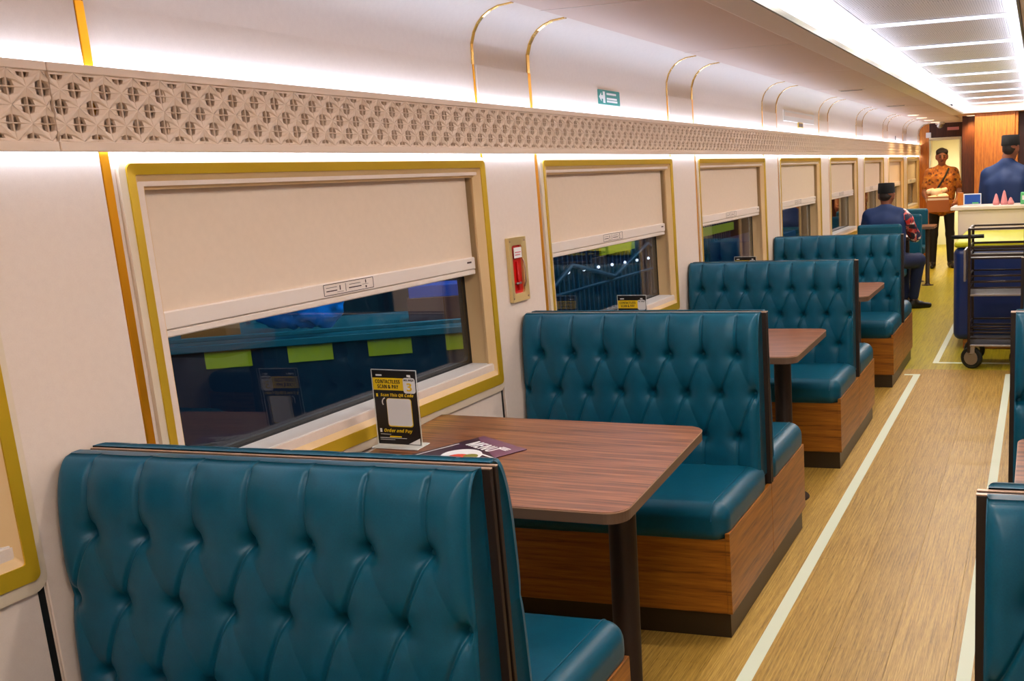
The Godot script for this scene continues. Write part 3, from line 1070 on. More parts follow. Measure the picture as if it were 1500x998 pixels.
# tufted cushion: faces +z, its back lies in the plane z = 0, x from -BACK_W to BACK_W
func make_tuft() -> ArrayMesh:
	var but := button_spots()
	var lines := []
	for k in 7:
		var p: Vector2 = but[k]
		lines.append([p, Vector2(p.x, 1.08), 1.0, 1.0])
		lines.append([p, but[7 + k], 0.75, 0.3])
		lines.append([p, but[8 + k], 0.12, 0.28])
		lines.append([but[15 + k], but[7 + k], 0.10, 0.25])
		lines.append([but[15 + k], but[8 + k], 0.70, 0.3])
		lines.append([but[15 + k], Vector2(p.x, 0.40), 0.6, 0.6])
	lines.append([but[7], Vector2(-0.6, 0.757), 0.4, 0.3])
	lines.append([but[14], Vector2(0.6, 0.757), 0.35, 0.15])
	var nx := 330
	var ny := 150
	var y0 := 0.43
	var y1 := 1.056
	var rows := []
	for j in ny + 1:
		var row := []
		var y := lerpf(y0, y1, float(j) / ny)
		for i in nx + 1:
			var x := lerpf(-BACK_W, BACK_W, float(i) / nx)
			var p := Vector2(x, y)
			var dz := 0.0
			for l in lines:
				if absf(l[0].x - x) > 0.13 and absf(l[1].x - x) > 0.13: continue
				var d := seg_d(p, l[0], l[1])
				if d < 0.06:
					dz = minf(dz, -0.010 * exp(-pow(d / 0.0042, 2)) * l[2] - 0.0085 * exp(-pow(d / 0.026, 2)) * l[3])
			for q in but:
				var r := p.distance_to(q)
				if r < 0.09: dz -= 0.022 * exp(-pow(r / 0.015, 2)) + 0.015 * exp(-pow(r / 0.036, 2))
			var t := back_depth(y) + 0.008
			var rr := 0.034
			var e := minf(x + BACK_W, BACK_W - x)
			var fall := 0.0
			if e < rr: fall = rr - sqrt(maxf(rr * rr - (rr - e) * (rr - e), 0.0))
			var et := (y1 - y) / 0.055
			if et < 1.0: fall = maxf(fall, 0.016 * (1.0 - sqrt(maxf(1.0 - (1.0 - et) * (1.0 - et), 0.0))))
			# the middle of every pane swells a little
			dz *= clampf(e / 0.012, 0.15, 1.0) * clampf(et * 3.0, 0.35, 1.0)
			row.append(Vector3(x, y, maxf(t + dz - fall, 0.004)))
		rows.append(row)
	var st := SurfaceTool.new()
	st.begin(Mesh.PRIMITIVE_TRIANGLES)
	var at := sheet(st, rows, true, 0)
	# close the rim down to the board
	var rim := []
	for j in ny + 1: rim.append(rows[j][0])
	for i in range(1, nx + 1): rim.append(rows[ny][i])
	for j in range(ny - 1, -1, -1): rim.append(rows[j][nx])
	var low := []
	for p in rim: low.append(Vector3(p.x, p.y, 0))
	sheet(st, [rim, low], false, at)
	st.generate_normals()
	return st.commit()


func make_bench(called: String, label: String, at: Vector3, turn: float) -> Node3D:
	var r := thing(called, label, "bench", at, turn, "back-to-back booth benches")
	tuft = make_tuft()
	var bump := lathe([Vector2(0.0085, -0.003), Vector2(0.0085, 0.0), Vector2(0.006, 0.0035), Vector2(0.0, 0.005)], 10)
	for s in [0, 1]:
		var c := put("backrest", tuft, M.leather, r, Vector3(0, 0, 0.016 if s == 0 else -0.016))
		c.rotation.y = PI * s
		for q in button_spots():
			var b := put("button", bump, M.leather, c, Vector3(q.x, q.y, back_depth(q.y) + 0.008 - 0.046))
			b.rotation.x = PI / 2
		var z0 := 0.03
		var sg := 1.0 if s == 0 else -1.0
		var seat := put("seat_cushion", rbox(Vector3(0.007, 0.4175, sg * 0.327), Vector3(0.971, 0.139, 0.57), 0.055), M.leather, r)
		var path := []
		for k in 15:
			var a := clampf((k - 1) / 12.0, 0, 1)
			if k == 0: path.append(Vector3(0.437, 0.4875, sg * 0.09))
			else:
				var g := PI / 2 * a
				path.append(Vector3(0.437, 0.432 + cos(g) * 0.0555, sg * (0.557 + sin(g) * 0.0555)))
		put("piping", tubes(path, 0.0022, 6), M.leather, seat)
		put("front_panel", span(-0.485, 0.478, 0.094, 0.362, sg * 0.575, sg * 0.59, 0.001), M.veneer, r)
		put("side_panel", span(0.478, 0.4945, 0.094, 0.384, sg * 0.002, sg * 0.592, 0.001), M.veneer, r)
	put("carcass", span(-0.485, 0.477, 0.09, 0.355, 0.573, -0.573, 0), M.board, r)
	put("plinth", span(-0.485, 0.482, 0.0, 0.0938, 0.575, -0.575, 0.001), M.kick, r)
	for s in [-1, 1]:
		var b := put("board", span(-0.478, 0.499, 0.386, 1.051, s * 0.0045, s * 0.0155, 0.001), M.board, r)
		put("edge_strip", span(-0.478, 0.4995, 1.051, 1.0535, s * 0.006, s * 0.0155, 0.0005), M.board_edge, b)
	return r


func top_outline(grow_by: float) -> PackedVector2Array:
	var p := rrect(-0.93, -0.405 - grow_by, grow_by, 0.405 + grow_by, 0.055, 8)
	var o := PackedVector2Array()
	for k in 9: o.append(p[k])
	o.append(Vector2(-0.93, 0.405 + grow_by))
	o.append(Vector2(-0.93, -0.405 - grow_by))
	for k in range(27, 36): o.append(p[k])
	return o


func make_table(label: String, at: Vector3, turn: float, group: String) -> Node3D:
	# origin on the floor below the middle of the aisle end of the top; the top reaches to -x
	var r := thing("dining_table", label, "table", at, turn, group)
	var st := flat()
	prism(st, top_outline(0.0), Vector3(0, 0, 0), Vector3(1, 0, 0), Vector3(0, 0, -1), 0.7665, 0.77)
	put("table_top", done(st), M.walnut, r)
	st = flat()
	prism(st, top_outline(0.0005), Vector3(0, 0, 0), Vector3(1, 0, 0), Vector3(0, 0, -1), 0.738, 0.7664)
	put("edge_band", done(st), M.table_edge, r)
	st = flat()
	prism(st, top_outline(0.0012), Vector3(0, 0, 0), Vector3(1, 0, 0), Vector3(0, 0, -1), 0.7655, 0.7685)
	put("edge_highlight", done(st), M.edge_highlight, r)  # pale strip painted in as the highlight along the top edge
	put("pedestal", lathe([Vector2(0.0, 0.737), Vector2(0.07, 0.737), Vector2(0.07, 0.725), Vector2(0.041, 0.715), Vector2(0.041, 0.03), Vector2(0.06, 0.012), Vector2(0.11, 0.008), Vector2(0.115, 0.0), Vector2(0, 0)], 32), M.dark_metal, r, Vector3(-0.15, 0, 0))
	put("wall_bracket", span(-0.925, -0.90, 0.66, 0.738, -0.2, 0.2, 0.003), M.dark_metal, r)
	return r


func make_stand(label: String, at: Vector3, group: String, number: String) -> Node3D:
	# clear holder with a printed card; faces +z
	var r := thing("card_stand", label, "card stand", at, 0, group)
	put("base", box(Vector3(0, 0.0015, 0), Vector3(0.155, 0.003, 0.075), 0.001), M.acrylic_edge, r)
	put("holder", box(Vector3(0, 0.121, 0), Vector3(0.150, 0.236, 0.006), 0.001), M.acrylic, r)
	var rim := put("holder_edge", flat_frame(0.150, 0.236, 0.0022), M.acrylic_edge, r, Vector3(0, 0.121, 0.0034))
	var c := put("card", box(Vector3(0, 0.121, 0), Vector3(0.144, 0.23, 0.0012), 0), M.print_black, r, Vector3(0, 0, 0.0038))
	var z := 0.0010
	put("yellow_band", box(Vector3(-0.018, 0.195, z), Vector3(0.108, 0.038, 0.0006), 0), M.print_yellow, c)
	var st := flat()
	prism(st, rrect(0.030, 0.168, 0.070, 0.216, 0.008), Vector3(0, 0, z), Vector3(1, 0, 0), Vector3(0, 1, 0), 0, 0.0008)
	put("number_panel", done(st), M.paper, c)
	st = flat()
	prism(st, rrect(-0.032, 0.062, 0.052, 0.151, 0.008), Vector3(0, 0, z), Vector3(1, 0, 0), Vector3(0, 1, 0), 0, 0.0005)
	put("yellow_panel", done(st), M.print_yellow, c)
	st = flat()
	prism(st, rrect(-0.031, 0.065, 0.050, 0.150, 0.008), Vector3(0, 0, z), Vector3(1, 0, 0), Vector3(0, 1, 0), 0, 0.0009)
	put("blank_panel", done(st), M.paper, c)
	var I := Basis.IDENTITY
	letters("CONTACTLESS", 0.0105, M.print_black, c, Vector3(-0.022, 0.2025, z + 0.0006), Basis.from_scale(Vector3(0.9, 1.15, 1)), "lettering", true)
	letters("SCAN & PAY", 0.0105, M.print_black, c, Vector3(-0.022, 0.187, z + 0.0006), Basis.from_scale(Vector3(0.9, 1.15, 1)), "lettering", true)
	letters("NO. MEJA", 0.0055, M.print_black, c, Vector3(0.050, 0.209, z + 0.0012), I, "lettering", true)
	if number: letters(number, 0.026, M.print_yellow, c, Vector3(0.050, 0.187, z + 0.0012), I, "lettering", true)
	var slant := Basis(Vector3(1, 0, 0), Vector3(0.2, 1, 0), Vector3(0, 0, 1))
	letters("Scan This QR Code", 0.0095, M.print_yellow, c, Vector3(0.006, 0.161, z + 0.0004), slant, "lettering", true)
	letters("Order and Pay", 0.0105, M.print_yellow, c, Vector3(-0.002, 0.049, z + 0.0004), slant, "lettering", true)
	for q in [[-0.05, 0.222, 0.02, 0.005], [0.05, 0.222, 0.012, 0.006], [0.054, 0.218, 0.008, 0.001], [-0.045, 0.037, 0.035, 0.001], [-0.02, 0.0255, 0.09, 0.0012], [-0.04, 0.020, 0.05, 0.001]]:
		put("printed_line", box(Vector3(q[0], q[1], z), Vector3(q[2], q[3], 0.0005), 0), M.paper, c)
	put("printed_line", box(Vector3(-0.012, 0.030, z), Vector3(0.04, 0.004, 0.0005), 0), M.print_yellow, c)
	put("printed_icon", box(Vector3(-0.062, 0.160, z), Vector3(0.006, 0.010, 0.0005), 0.0), M.print_yellow, c)
	put("printed_icon", box(Vector3(-0.060, 0.049, z), Vector3(0.007, 0.012, 0.0005), 0.0), M.paper, c)
	st = flat()
	var arc := PackedVector2Array()
	for k in 9: arc.append(Vector2(-0.032, 0.138) + Vector2(cos(PI * (0.6 + 0.6 * k / 8.0)), sin(PI * (0.6 + 0.6 * k / 8.0))) * 0.016)
	for k in range(8, -1, -1): arc.append(Vector2(-0.032, 0.138) + Vector2(cos(PI * (0.6 + 0.6 * k / 8.0)), sin(PI * (0.6 + 0.6 * k / 8.0))) * 0.0125)
	prism(st, arc, Vector3(0, 0, z), Vector3(1, 0, 0), Vector3(0, 1, 0), -0.0002, 0.0003)
	put("printed_icon", done(st), M.paper, c)
	st = flat()
	prism(st, PackedVector2Array([Vector2(0.03, 0.008), Vector2(0.07, 0.008), Vector2(0.07, 0.028)]), Vector3(0, 0, z), Vector3(1, 0, 0), Vector3(0, 1, 0), -0.0002, 0.0003)
	put("printed_line", done(st), M.paper, c)
	return r


func make_menu(on: Transform3D):
	# leaflet lying askew on the first table
	var e1 := Vector3(0.203, 0, 0.115).normalized()
	var e2 := Vector3(-e1.z, 0, e1.x)
	var r := thing("menu_leaflet", "purple menu leaflet with a bowl of food, lying on the table", "leaflet", Vector3.ZERO)
	r.transform = on * Transform3D(Basis(e1, Vector3.UP, e2), Vector3(-0.660, 0.0012, -0.175))          # x along the short edge, z along the long one
	put("sheet", span(0, 0.225, 0, 0.0012, 0, 0.30, 0), M.print_purple, r)
	var st := flat()
	prism(st, PackedVector2Array([Vector2(0, 0), Vector2(0.2245, 0), Vector2(0.2245, 0.115), Vector2(0.11, 0.075), Vector2(0.0, 0.02)]), Vector3(0, 0.0012, 0), Vector3(1, 0, 0), Vector3(0, 0, 1), -0.0003, 0.0)
	put("printed_corner", done(st), M.print_lilac, r)
	put("plate_print", lathe([Vector2(0, 0.0018), Vector2(0.062, 0.0018), Vector2(0.062, 0.001)], 28, false), M.paper, r, Vector3(0.125, 0, 0.165))
	put("food_print", lathe([Vector2(0, 0.0021), Vector2(0.036, 0.0021), Vector2(0.036, 0.001)], 20, false), M.food_red, r, Vector3(0.137, 0, 0.185))
	put("food_print", lathe([Vector2(0, 0.0023), Vector2(0.022, 0.0023), Vector2(0.022, 0.001)], 16, false), M.food_green, r, Vector3(0.155, 0, 0.152))
	put("red_print", span(0.07, 0.11, 0.001, 0.0016, 0.27, 0.298, 0), M.pink, r)
	put("white_line", span(0.012, 0.016, 0.001, 0.0016, 0.10, 0.25, 0), M.paper, r)
	put("white_line", span(0.16, 0.22, 0.001, 0.0016, 0.115, 0.122, 0), M.paper, r)
	put("white_line", span(0.04, 0.05, 0.001, 0.0016, 0.24, 0.29, 0), M.paper, r)
	var b := Basis(Vector3(1, 0, 0), Vector3(0, 0, -1), Vector3(0, 1, 0))
	letters("MENU", 0.042, M.paper, r, Vector3(0.098, 0.0016, 0.070), b.scaled_local(Vector3(0.75, 1.2, 1)), "lettering", true)
	for q in [[0.15, 0.032], [0.145, 0.040], [0.152, 0.048]]: put("white_line", span(q[0], 0.19, 0.001, 0.0016, q[1], q[1] + 0.005, 0), M.paper, r)


func booths():
	M.acrylic_edge = mat(Color(0.86, 0.87, 0.84, 0.75), 0.2)
	var zs := -1.677
	var first := make_bench("booth_bench", "tufted teal leather double bench, backrest opposite the hammer case side, nearest window with the QR stand", Vector3(-1.4645, 0, zs), 0.0)
	var names := ["teal tufted double bench behind the table with the purple leaflet", "teal tufted double bench just past the red hammer case", "teal tufted double bench between the second and third tables", "teal tufted double bench at the end of the left row, before the seated man"]
	first.set_meta("label", names[0])
	for i in range(1, 4): again(first, Vector3(-1.4645, 0, zs - PITCH * i), 0.0, names[i])
	var opposite := ["teal bench across the aisle from the bench by the leaflet table", "teal bench across the aisle from the bench past the hammer case", "teal bench across the aisle nearest to the serving trolley"]
	for i in 3: again(first, Vector3(0.4125, 0, -1.655 - 2.09 * i), PI, opposite[i])
	# the first table leans a little towards the aisle
	var lean := Basis(Vector3.UP, 0.048) * Basis(Vector3(0, 0, 1), -0.030) * Basis(Vector3(1, 0, 0), 0.024)
	var on := Transform3D(lean, Vector3(-0.9837, 0.7695, -2.681))
	var t1 := make_table("walnut table leaning slightly, with purple leaflet and card stand", Vector3.ZERO, 0.0, "dining tables in the left booths")
	t1.transform = on * Transform3D(Basis.IDENTITY, Vector3(0, -0.77, 0))
	make_table("walnut table in the booth beside the red hammer case, card stand on it", Vector3(-1.006, 0, -4.788), deg_to_rad(1.0), "dining tables in the left booths")
	make_table("walnut table in the last left booth before the seated man", Vector3(-1.011, 0, -6.89), deg_to_rad(0.1), "dining tables in the left booths")
	make_table("walnut table across the aisle from the leaflet table", Vector3(-0.045, 0, -2.70), PI, "dining tables in the right booths")
	make_table("walnut table across the aisle, next towards the serving trolley", Vector3(-0.045, 0, -4.80), PI, "dining tables in the right booths")
	var s1 := make_stand("clear card stand with black and yellow card beside the purple leaflet", Vector3.ZERO, "card stands on the tables", "3")
	s1.transform = on * Transform3D(Basis.IDENTITY, Vector3(-0.868, 0.0005, -0.035))
	make_stand("clear card stand with black and yellow card behind the bench past the hammer case", Vector3(-1.870, 0.77, -4.70), "card stands on the tables", "")
	make_stand("clear card stand with black and yellow card in the last left booth", Vector3(-1.868, 0.77, -6.78), "card stands on the tables", "")
	make_menu(on)
	# case with the emergency hammer on the pier between the first two windows
	var h := thing("hammer_case", "gold framed case with red emergency hammer between two windows", "hammer case", Vector3(WALL_X + 0.0075, 1.235, -3.705))
	var u := Vector3(0, 0, -1)
	var v := Vector3(0, 1, 0)
	var st := flat()
	ring(st, rrect(-0.072, -0.124, 0.072, 0.124, 0.003, 2), rrect(-0.042, -0.094, 0.042, 0.094, 0.01, 2), Vector3.ZERO, u, v, 0.014, 0.010, 0.0)
	put("gold_frame", done(st), M.champagne, h)
	put("back_plate", span(0.0, 0.001, -0.095, 0.095, 0.043, -0.043, 0), M.red, h)
	put("label", span(0.0122, 0.0128, 0.045, 0.085, 0.032, -0.032, 0), M.paper, h)
	put("printed_line", span(0.0127, 0.0132, 0.065, 0.068, 0.024, -0.024, 0), M.pink, h)
	put("printed_line", span(0.0127, 0.0132, 0.055, 0.058, 0.024, -0.018, 0), M.pink, h)
	var ham := put("hammer", tubes([Vector3(0.006, -0.08, 0.0), Vector3(0.006, 0.03, 0.0)], 0.0045, 8), M.red, h)
	put("hammer_head", tubes([Vector3(0.006, -0.055, 0.018), Vector3(0.006, -0.055, -0.018)], 0.0048, 8), M.steel, ham)
	put("handle", tubes([Vector3(0.0135, -0.07, -0.032), Vector3(0.022, -0.05, -0.032), Vector3(0.022, 0.02, -0.032), Vector3(0.0135, 0.04, -0.032)], 0.003, 6), M.board_edge, h)
	for q in [[-0.11, 0.06], [0.11, 0.06], [-0.11, -0.06], [0.11, -0.06]]:
		put("screw", lathe([Vector2(0.004, 0), Vector2(0.004, 0.0015), Vector2(0, 0.002)], 8), M.board_edge, h, Vector3(0.013, q[0], q[1])).rotation.z = -PI / 2
	# green sign and small fittings above the relief band
	var g := thing("direction_sign", "green sign with white arrow figure and white lines above the relief band", "sign", Vector3(WALL_X + 0.0002, 1.937, -4.79))
	st = flat()
	prism(st, rrect(-0.135, -0.033, 0.135, 0.033, 0.006), Vector3.ZERO, u, v, 0, 0.0012)
	put("plate", done(st), M.sign_green, g)
	st = flat()
	prism(st, PackedVector2Array([Vector2(-0.122, 0.0), Vector2(-0.095, 0.020), Vector2(-0.095, 0.008), Vector2(-0.075, 0.008), Vector2(-0.075, 0.026), Vector2(-0.050, 0.026), Vector2(-0.050, -0.026), Vector2(-0.075, -0.026), Vector2(-0.075, -0.008), Vector2(-0.095, -0.008), Vector2(-0.095, -0.020)]), Vector3.ZERO, u, v, 0.001, 0.0018)
	put("arrow_figure", done(st), M.paper, g)
	for q in [[0.012, 0.028], [-0.010, 0.035], [-0.022, 0.04]]:
		put("printed_line", span(0.0010, 0.0017, q[0], q[0] + 0.009, 0.03, -0.06 - q[1], 0), M.paper, g)
	g = thing("wall_plate", "small dark bronze plate high on the wall under the hatch", "plate", Vector3(WALL_X + 0.002, 1.923, -9.03))
	put("plate", box(Vector3.ZERO, Vector3(0.006, 0.045, 0.20), 0.002), M.gold, g)
	put("inset", box(Vector3(0.003, 0, 0), Vector3(0.002, 0.03, 0.16), 0), M.bronze, g)
	g = thing("access_hatch", "white access hatch high on the wall above the relief band", "hatch", Vector3(WALL_X + 0.003, 1.985, -9.0))
	put("panel", box(Vector3(-0.002, 0, 0), Vector3(0.006, 0.085, 1.2), 0.002), M.white, g)
	put("recess", box(Vector3(0.001, 0.012, 0), Vector3(0.002, 0.03, 1.1), 0.0005), M.lip, g)
	g = thing("wall_plate", "tiny dark slot plate on the wall near the far end", "plate", Vector3(WALL_X + 0.002, 1.914, -15.3))
	put("plate", box(Vector3.ZERO, Vector3(0.006, 0.06, 0.05), 0.002), M.bronze, g)


# ------------------------------------------------------------------ far end of the car
func make_chair(label: String, at: Vector3, turn: float) -> Node3D:
	# faces +z
	var r := thing("dining_chair", label, "chair", at, turn, "teal chairs at the far tables")
	put("seat", rbox(Vector3(0, 0.43, 0), Vector3(0.46, 0.10, 0.46), 0.035), M.leather, r)
	put("backrest", rbox(Vector3(0, 0.69, -0.22), Vector3(0.46, 0.54, 0.08), 0.035), M.leather, r)
	put("base", lathe([Vector2(0.03, 0.385), Vector2(0.03, 0.03), Vector2(0.18, 0.012), Vector2(0.2, 0.0), Vector2(0, 0)], 20), M.dark_metal, r)
	return r


func far_end():
	make_chair("teal chair with the seated man in a navy vest on it", Vector3(-1.575, 0, -11.2), PI)
	make_chair("teal chair facing the camera across the seated man's table", Vector3(-1.58, 0, -12.75), 0.0)
	make_chair("teal chair in front of the man with the carton", Vector3(-1.66, 0, -14.3), 0.0)
	var t := make_table("small walnut table where the seated man writes", Vector3(-1.32, 0, -12.02), 0.0, "small far tables")
	t.scale = Vector3(0.64, 1, 0.68)
	t = make_table("small walnut table before the man with the carton", Vector3(-1.27, 0, -13.85), 0.0, "small far tables")
	t.scale = Vector3(0.68, 1, 0.6)
	var pp := thing("paper_sheet", "white sheet of paper under the seated man's hand", "paper", Vector3(-1.39, 0.7705, -11.92), 0.4)
	put("sheet", span(-0.07, 0.07, 0, 0.002, -0.10, 0.10, 0), M.paper, pp)

	# serving counter: low navy cabinet with lime top, tall cream counter behind it
	var c := thing("counter", "navy serving cabinet with lime yellow top behind the trolley", "counter", Vector3(0, 0, 0))
	put("body", rbox(Vector3(0.07, 0.47, -9.68), Vector3(1.50, 0.78, 1.36), 0.06), M.blue, c)
	put("plinth", span(-0.60, 0.80, 0, 0.09, -9.05, -10.3, 0.003), M.veneer, c)
	put("top", rbox(Vector3(0.08, 0.885, -9.68), Vector3(1.50, 0.05, 1.38), 0.02), M.lime, c)
	put("steel_strip", rbox(Vector3(-0.655, 0.82, -9.68), Vector3(0.02, 0.03, 1.2), 0.009), M.steel, c)
	c = thing("counter", "tall cream counter in front of the standing man in navy", "counter", Vector3.ZERO)
	put("body", span(-0.745, 0.80, 0, 1.10, -10.42, -10.9, 0.006), M.counter, c)
	put("top", span(-0.815, 0.82, 1.10, 1.135, -10.40, -10.92, 0.006), M.counter, c)
	# things on the counter
	var i := thing("picture_card", "blue picture card in a white frame leaning on the cream counter", "card", Vector3(-0.63, 1.136, -10.72))
	put("frame", box(Vector3(0, 0.055, 0), Vector3(0.17, 0.11, 0.012), 0.002), M.paper, i)
	put("picture", box(Vector3(0.002, 0.056, 0.006), Vector3(0.15, 0.09, 0.003), 0), M.poster_blue, i)
	put("green_print", box(Vector3(0.03, 0.02, 0.0078), Vector3(0.06, 0.014, 0.001), 0), M.tissue_green, i)
	i = thing("wood_board", "small amber wood board standing on the cream counter", "board", Vector3(-0.745, 1.136, -10.75), 0.5)
	put("board", box(Vector3(0, 0.062, 0), Vector3(0.06, 0.124, 0.014), 0.004), M.amber_wood, i)
	i = thing("tissue_box", "green and white tissue box on the cream counter", "tissue box", Vector3(-0.06, 1.136, -10.62))
	put("carton", rbox(Vector3(0, 0.055, 0), Vector3(0.23, 0.11, 0.12), 0.008), M.tissue_green, i)
	put("print", box(Vector3(0, 0.06, 0.0605), Vector3(0.20, 0.04, 0.001), 0), M.paper, i)
	for q in [[-0.40, 0.11, 0.0], [-0.325, 0.14, 0.3], [-0.265, 0.07, 0.0]]:
		i = thing("napkin", "crumpled pale pink napkin standing on the cream counter", "napkin", Vector3(q[0], 1.136, -10.58), q[2], "napkins on the counter")
		put("fold", lathe([Vector2(0.030, 0.0), Vector2(0.034, 0.02), Vector2(0.022, q[1] * 0.55), Vector2(0.012, q[1] * 0.85), Vector2(0.0, q[1])], 7, false), M.tissue_pink, i)

	# trolley
	var tr := thing("trolley", "dark metal serving trolley with wire baskets and big castors", "trolley", Vector3(-0.295, 0, -8.34))
	var hx := 0.20
	var hz := 0.22
	for sx in [-1, 1]:
		for sz in [-1, 1]:
			put("post", box(Vector3(sx * hx, 0.60, sz * hz), Vector3(0.022, 0.94, 0.022), 0.003), M.bronze, tr)
			var w := put("castor", lathe([Vector2(0.0, -0.018), Vector2(0.076, -0.018), Vector2(0.085, -0.010), Vector2(0.085, 0.010), Vector2(0.076, 0.018), Vector2(0, 0.018)], 24), M.tyre, tr, Vector3(sx * (hx - 0.02) , 0.085, sz * (hz - 0.04)))
			w.rotation.z = PI / 2
			w.rotation.y = 1.25
			put("hub", lathe([Vector2(0.0, -0.021), Vector2(0.054, -0.021), Vector2(0.06, 0.0), Vector2(0.054, 0.021), Vector2(0, 0.021)], 20), M.steel, w)
			put("fork", box(Vector3(sx * (hx - 0.02), 0.150, sz * (hz - 0.04)), Vector3(0.055, 0.075, 0.055), 0.006), M.steel, tr)
	for y in [0.185, 0.57]:
		put("shelf", box(Vector3(0, y, 0), Vector3(2 * hx + 0.02, 0.014, 2 * hz + 0.02), 0.002), M.steel, tr)
		for k in 3:
			for sz in [-1, 1]: put("rail", tubes([Vector3(-hx, y + 0.055 + 0.045 * k, sz * hz), Vector3(hx, y + 0.055 + 0.045 * k, sz * hz)], 0.007, 6), M.bronze, tr)
			for sx in [-1, 1]: put("rail", tubes([Vector3(sx * hx, y + 0.055 + 0.045 * k, -hz), Vector3(sx * hx, y + 0.055 + 0.045 * k, hz)], 0.007, 6), M.bronze, tr)
	for y in [0.87, 0.93]:
		for sz in [-1, 1]: put("rail", box(Vector3(0.02, y, sz * hz), Vector3(2 * hx + 0.06, 0.018, 0.012), 0.002), M.bronze, tr)
		for sx in [-1, 1]: put("rail", box(Vector3(sx * hx, y, 0), Vector3(0.012, 0.018, 2 * hz), 0.002), M.bronze, tr)
	var st := flat()
	for sz in [-1, 1]: bx(st, Vector3(0, 1.065, sz * hz), Vector3(2 * hx + 0.022, 0.014, 0.022), 0.002)
	for sx in [-1, 1]: bx(st, Vector3(sx * hx, 1.065, 0), Vector3(0.022, 0.014, 2 * hz), 0.002)
	put("top_frame", done(st), M.bronze, tr)
	put("basket_floor", box(Vector3(0, 0.845, 0), Vector3(2 * hx, 0.012, 2 * hz), 0.002), M.bronze, tr)
	put("handle", tubes([Vector3(-0.34, 1.0, 0.1), Vector3(-0.10, 1.005, 0.12)], 0.015, 8), M.black, tr)
	put("side_panel", box(Vector3(-0.235, 0.79, 0.05), Vector3(0.018, 0.24, 0.30), 0.004), M.steel, tr)


func head(at: Vector3, fwd: Vector3, root: Node3D, cap: bool):
	# at: middle of the head; skin is returned as bones, hair or cap becomes a child
	var b := Basis.looking_at(fwd, Vector3.UP)
	var P := func(x: float, y: float, z: float): return at + b * Vector3(x, y, -z)
	if cap:
		var m := lathe([Vector2(0.0, 0.0), Vector2(0.091, 0.0), Vector2(0.093, 0.012), Vector2(0.088, 0.098), Vector2(0.080, 0.106), Vector2(0.0, 0.108)], 24)
		var o := put("cap", m, M.velvet, root, P.call(0.0, 0.030, -0.012))
		o.scale = Vector3(0.95, 1.0, 1.12)
		o.rotation.y = atan2(fwd.x, fwd.z)
		put("hair", blob([[P.call(0.0, 0.03, -0.026), P.call(0.0, 0.0, -0.034), 0.080, 0.066], [P.call(-0.046, 0.02, -0.01), P.call(0.046, 0.02, -0.01), 0.042, 0.042]], 0.009, 0.02), M.hair, root)
	else:
		put("hair", blob([[P.call(0.0, 0.055, -0.03), P.call(0.0, -0.01, -0.05), 0.082, 0.068], [P.call(-0.045, 0.075, 0.02), P.call(0.045, 0.075, 0.02), 0.045, 0.045], [P.call(-0.05, 0.03, -0.01), P.call(-0.055, -0.01, -0.01), 0.034, 0.024], [P.call(0.05, 0.03, -0.01), P.call(0.055, -0.01, -0.01), 0.034, 0.024]], 0.009, 0.02), M.hair, root)
		for s in [-1, 1]:
			put("eye", blob([[P.call(s * 0.031, 0.006, 0.082), P.call(s * 0.033, 0.006, 0.082), 0.011, 0.011]], 0.005, 0.004), M.hair, root)
			put("eyebrow", blob([[P.call(s * 0.018, 0.028, 0.087), P.call(s * 0.045, 0.030, 0.080), 0.006, 0.006]], 0.004, 0.004), M.hair, root)
		put("mouth", blob([[P.call(-0.02, -0.058, 0.085), P.call(0.02, -0.058, 0.085), 0.006, 0.006]], 0.004, 0.004), M.food_red_dark, root)
	return [[P.call(0.0, 0.03, -0.012), P.call(0.0, 0.0, 0.0), 0.085, 0.078], [P.call(0.0, -0.01, 0.015), P.call(0.0, -0.075, 0.03), 0.068, 0.042], [P.call(0.0, 0.01, 0.085), P.call(0.0, -0.028, 0.098), 0.010, 0.015], [P.call(-0.078, 0.012, -0.01), P.call(-0.08, -0.022, -0.008), 0.016, 0.012], [P.call(0.078, 0.012, -0.01), P.call(0.08, -0.022, -0.008), 0.016, 0.012]]


# palm and five bent fingers; dir along the fingers, side towards the thumb, down the way the fingers curl
func hand(wrist: Vector3, dir: Vector3, side: Vector3, down: Vector3) -> Array:
	var b := []
	var W := func(a: float, s: float, d: float): return wrist + dir * a + side * s + down * d
	b.append([W.call(0.0, 0.0, 0.0), W.call(0.07, 0.018, 0.004), 0.026, 0.024])
	b.append([W.call(0.02, -0.012, 0.0), W.call(0.075, -0.022, 0.004), 0.022, 0.019])
	for k in 4:
		var s := 0.030 - 0.020 * k
		var l: float = [0.92, 1.0, 0.94, 0.76][k]
		b.append([W.call(0.075, s, 0.004), W.call(0.075 + 0.038 * l, s * 1.1, 0.012), 0.0105, 0.0095])
		b.append([W.call(0.075 + 0.038 * l, s * 1.1, 0.012), W.call(0.075 + 0.060 * l, s * 1.1, 0.034 * l), 0.0095, 0.008])
	b.append([W.call(0.02, 0.025, 0.004), W.call(0.055, 0.055, 0.014), 0.013, 0.011])
	b.append([W.call(0.055, 0.055, 0.014), W.call(0.082, 0.060, 0.022), 0.011, 0.009])
	return b


func grow(bones: Array, by: float) -> Array:
	var o := []
	for b in bones: o.append([b[0], b[1], b[2] + by, b[3] + by])
	return o


func shoe(a: Vector3, toe: Vector3) -> Array:
	var d := (toe - a).normalized()
	return [[a - d * 0.05 + Vector3(0, -0.045, 0), a + d * 0.06 + Vector3(0, -0.045, 0), 0.040, 0.040], [a + d * 0.06 + Vector3(0, -0.05, 0), a + d * 0.17 + Vector3(0, -0.058, 0), 0.040, 0.030], [a + Vector3(0, -0.03, 0), a + Vector3(0, 0.0, 0), 0.042, 0.044]]


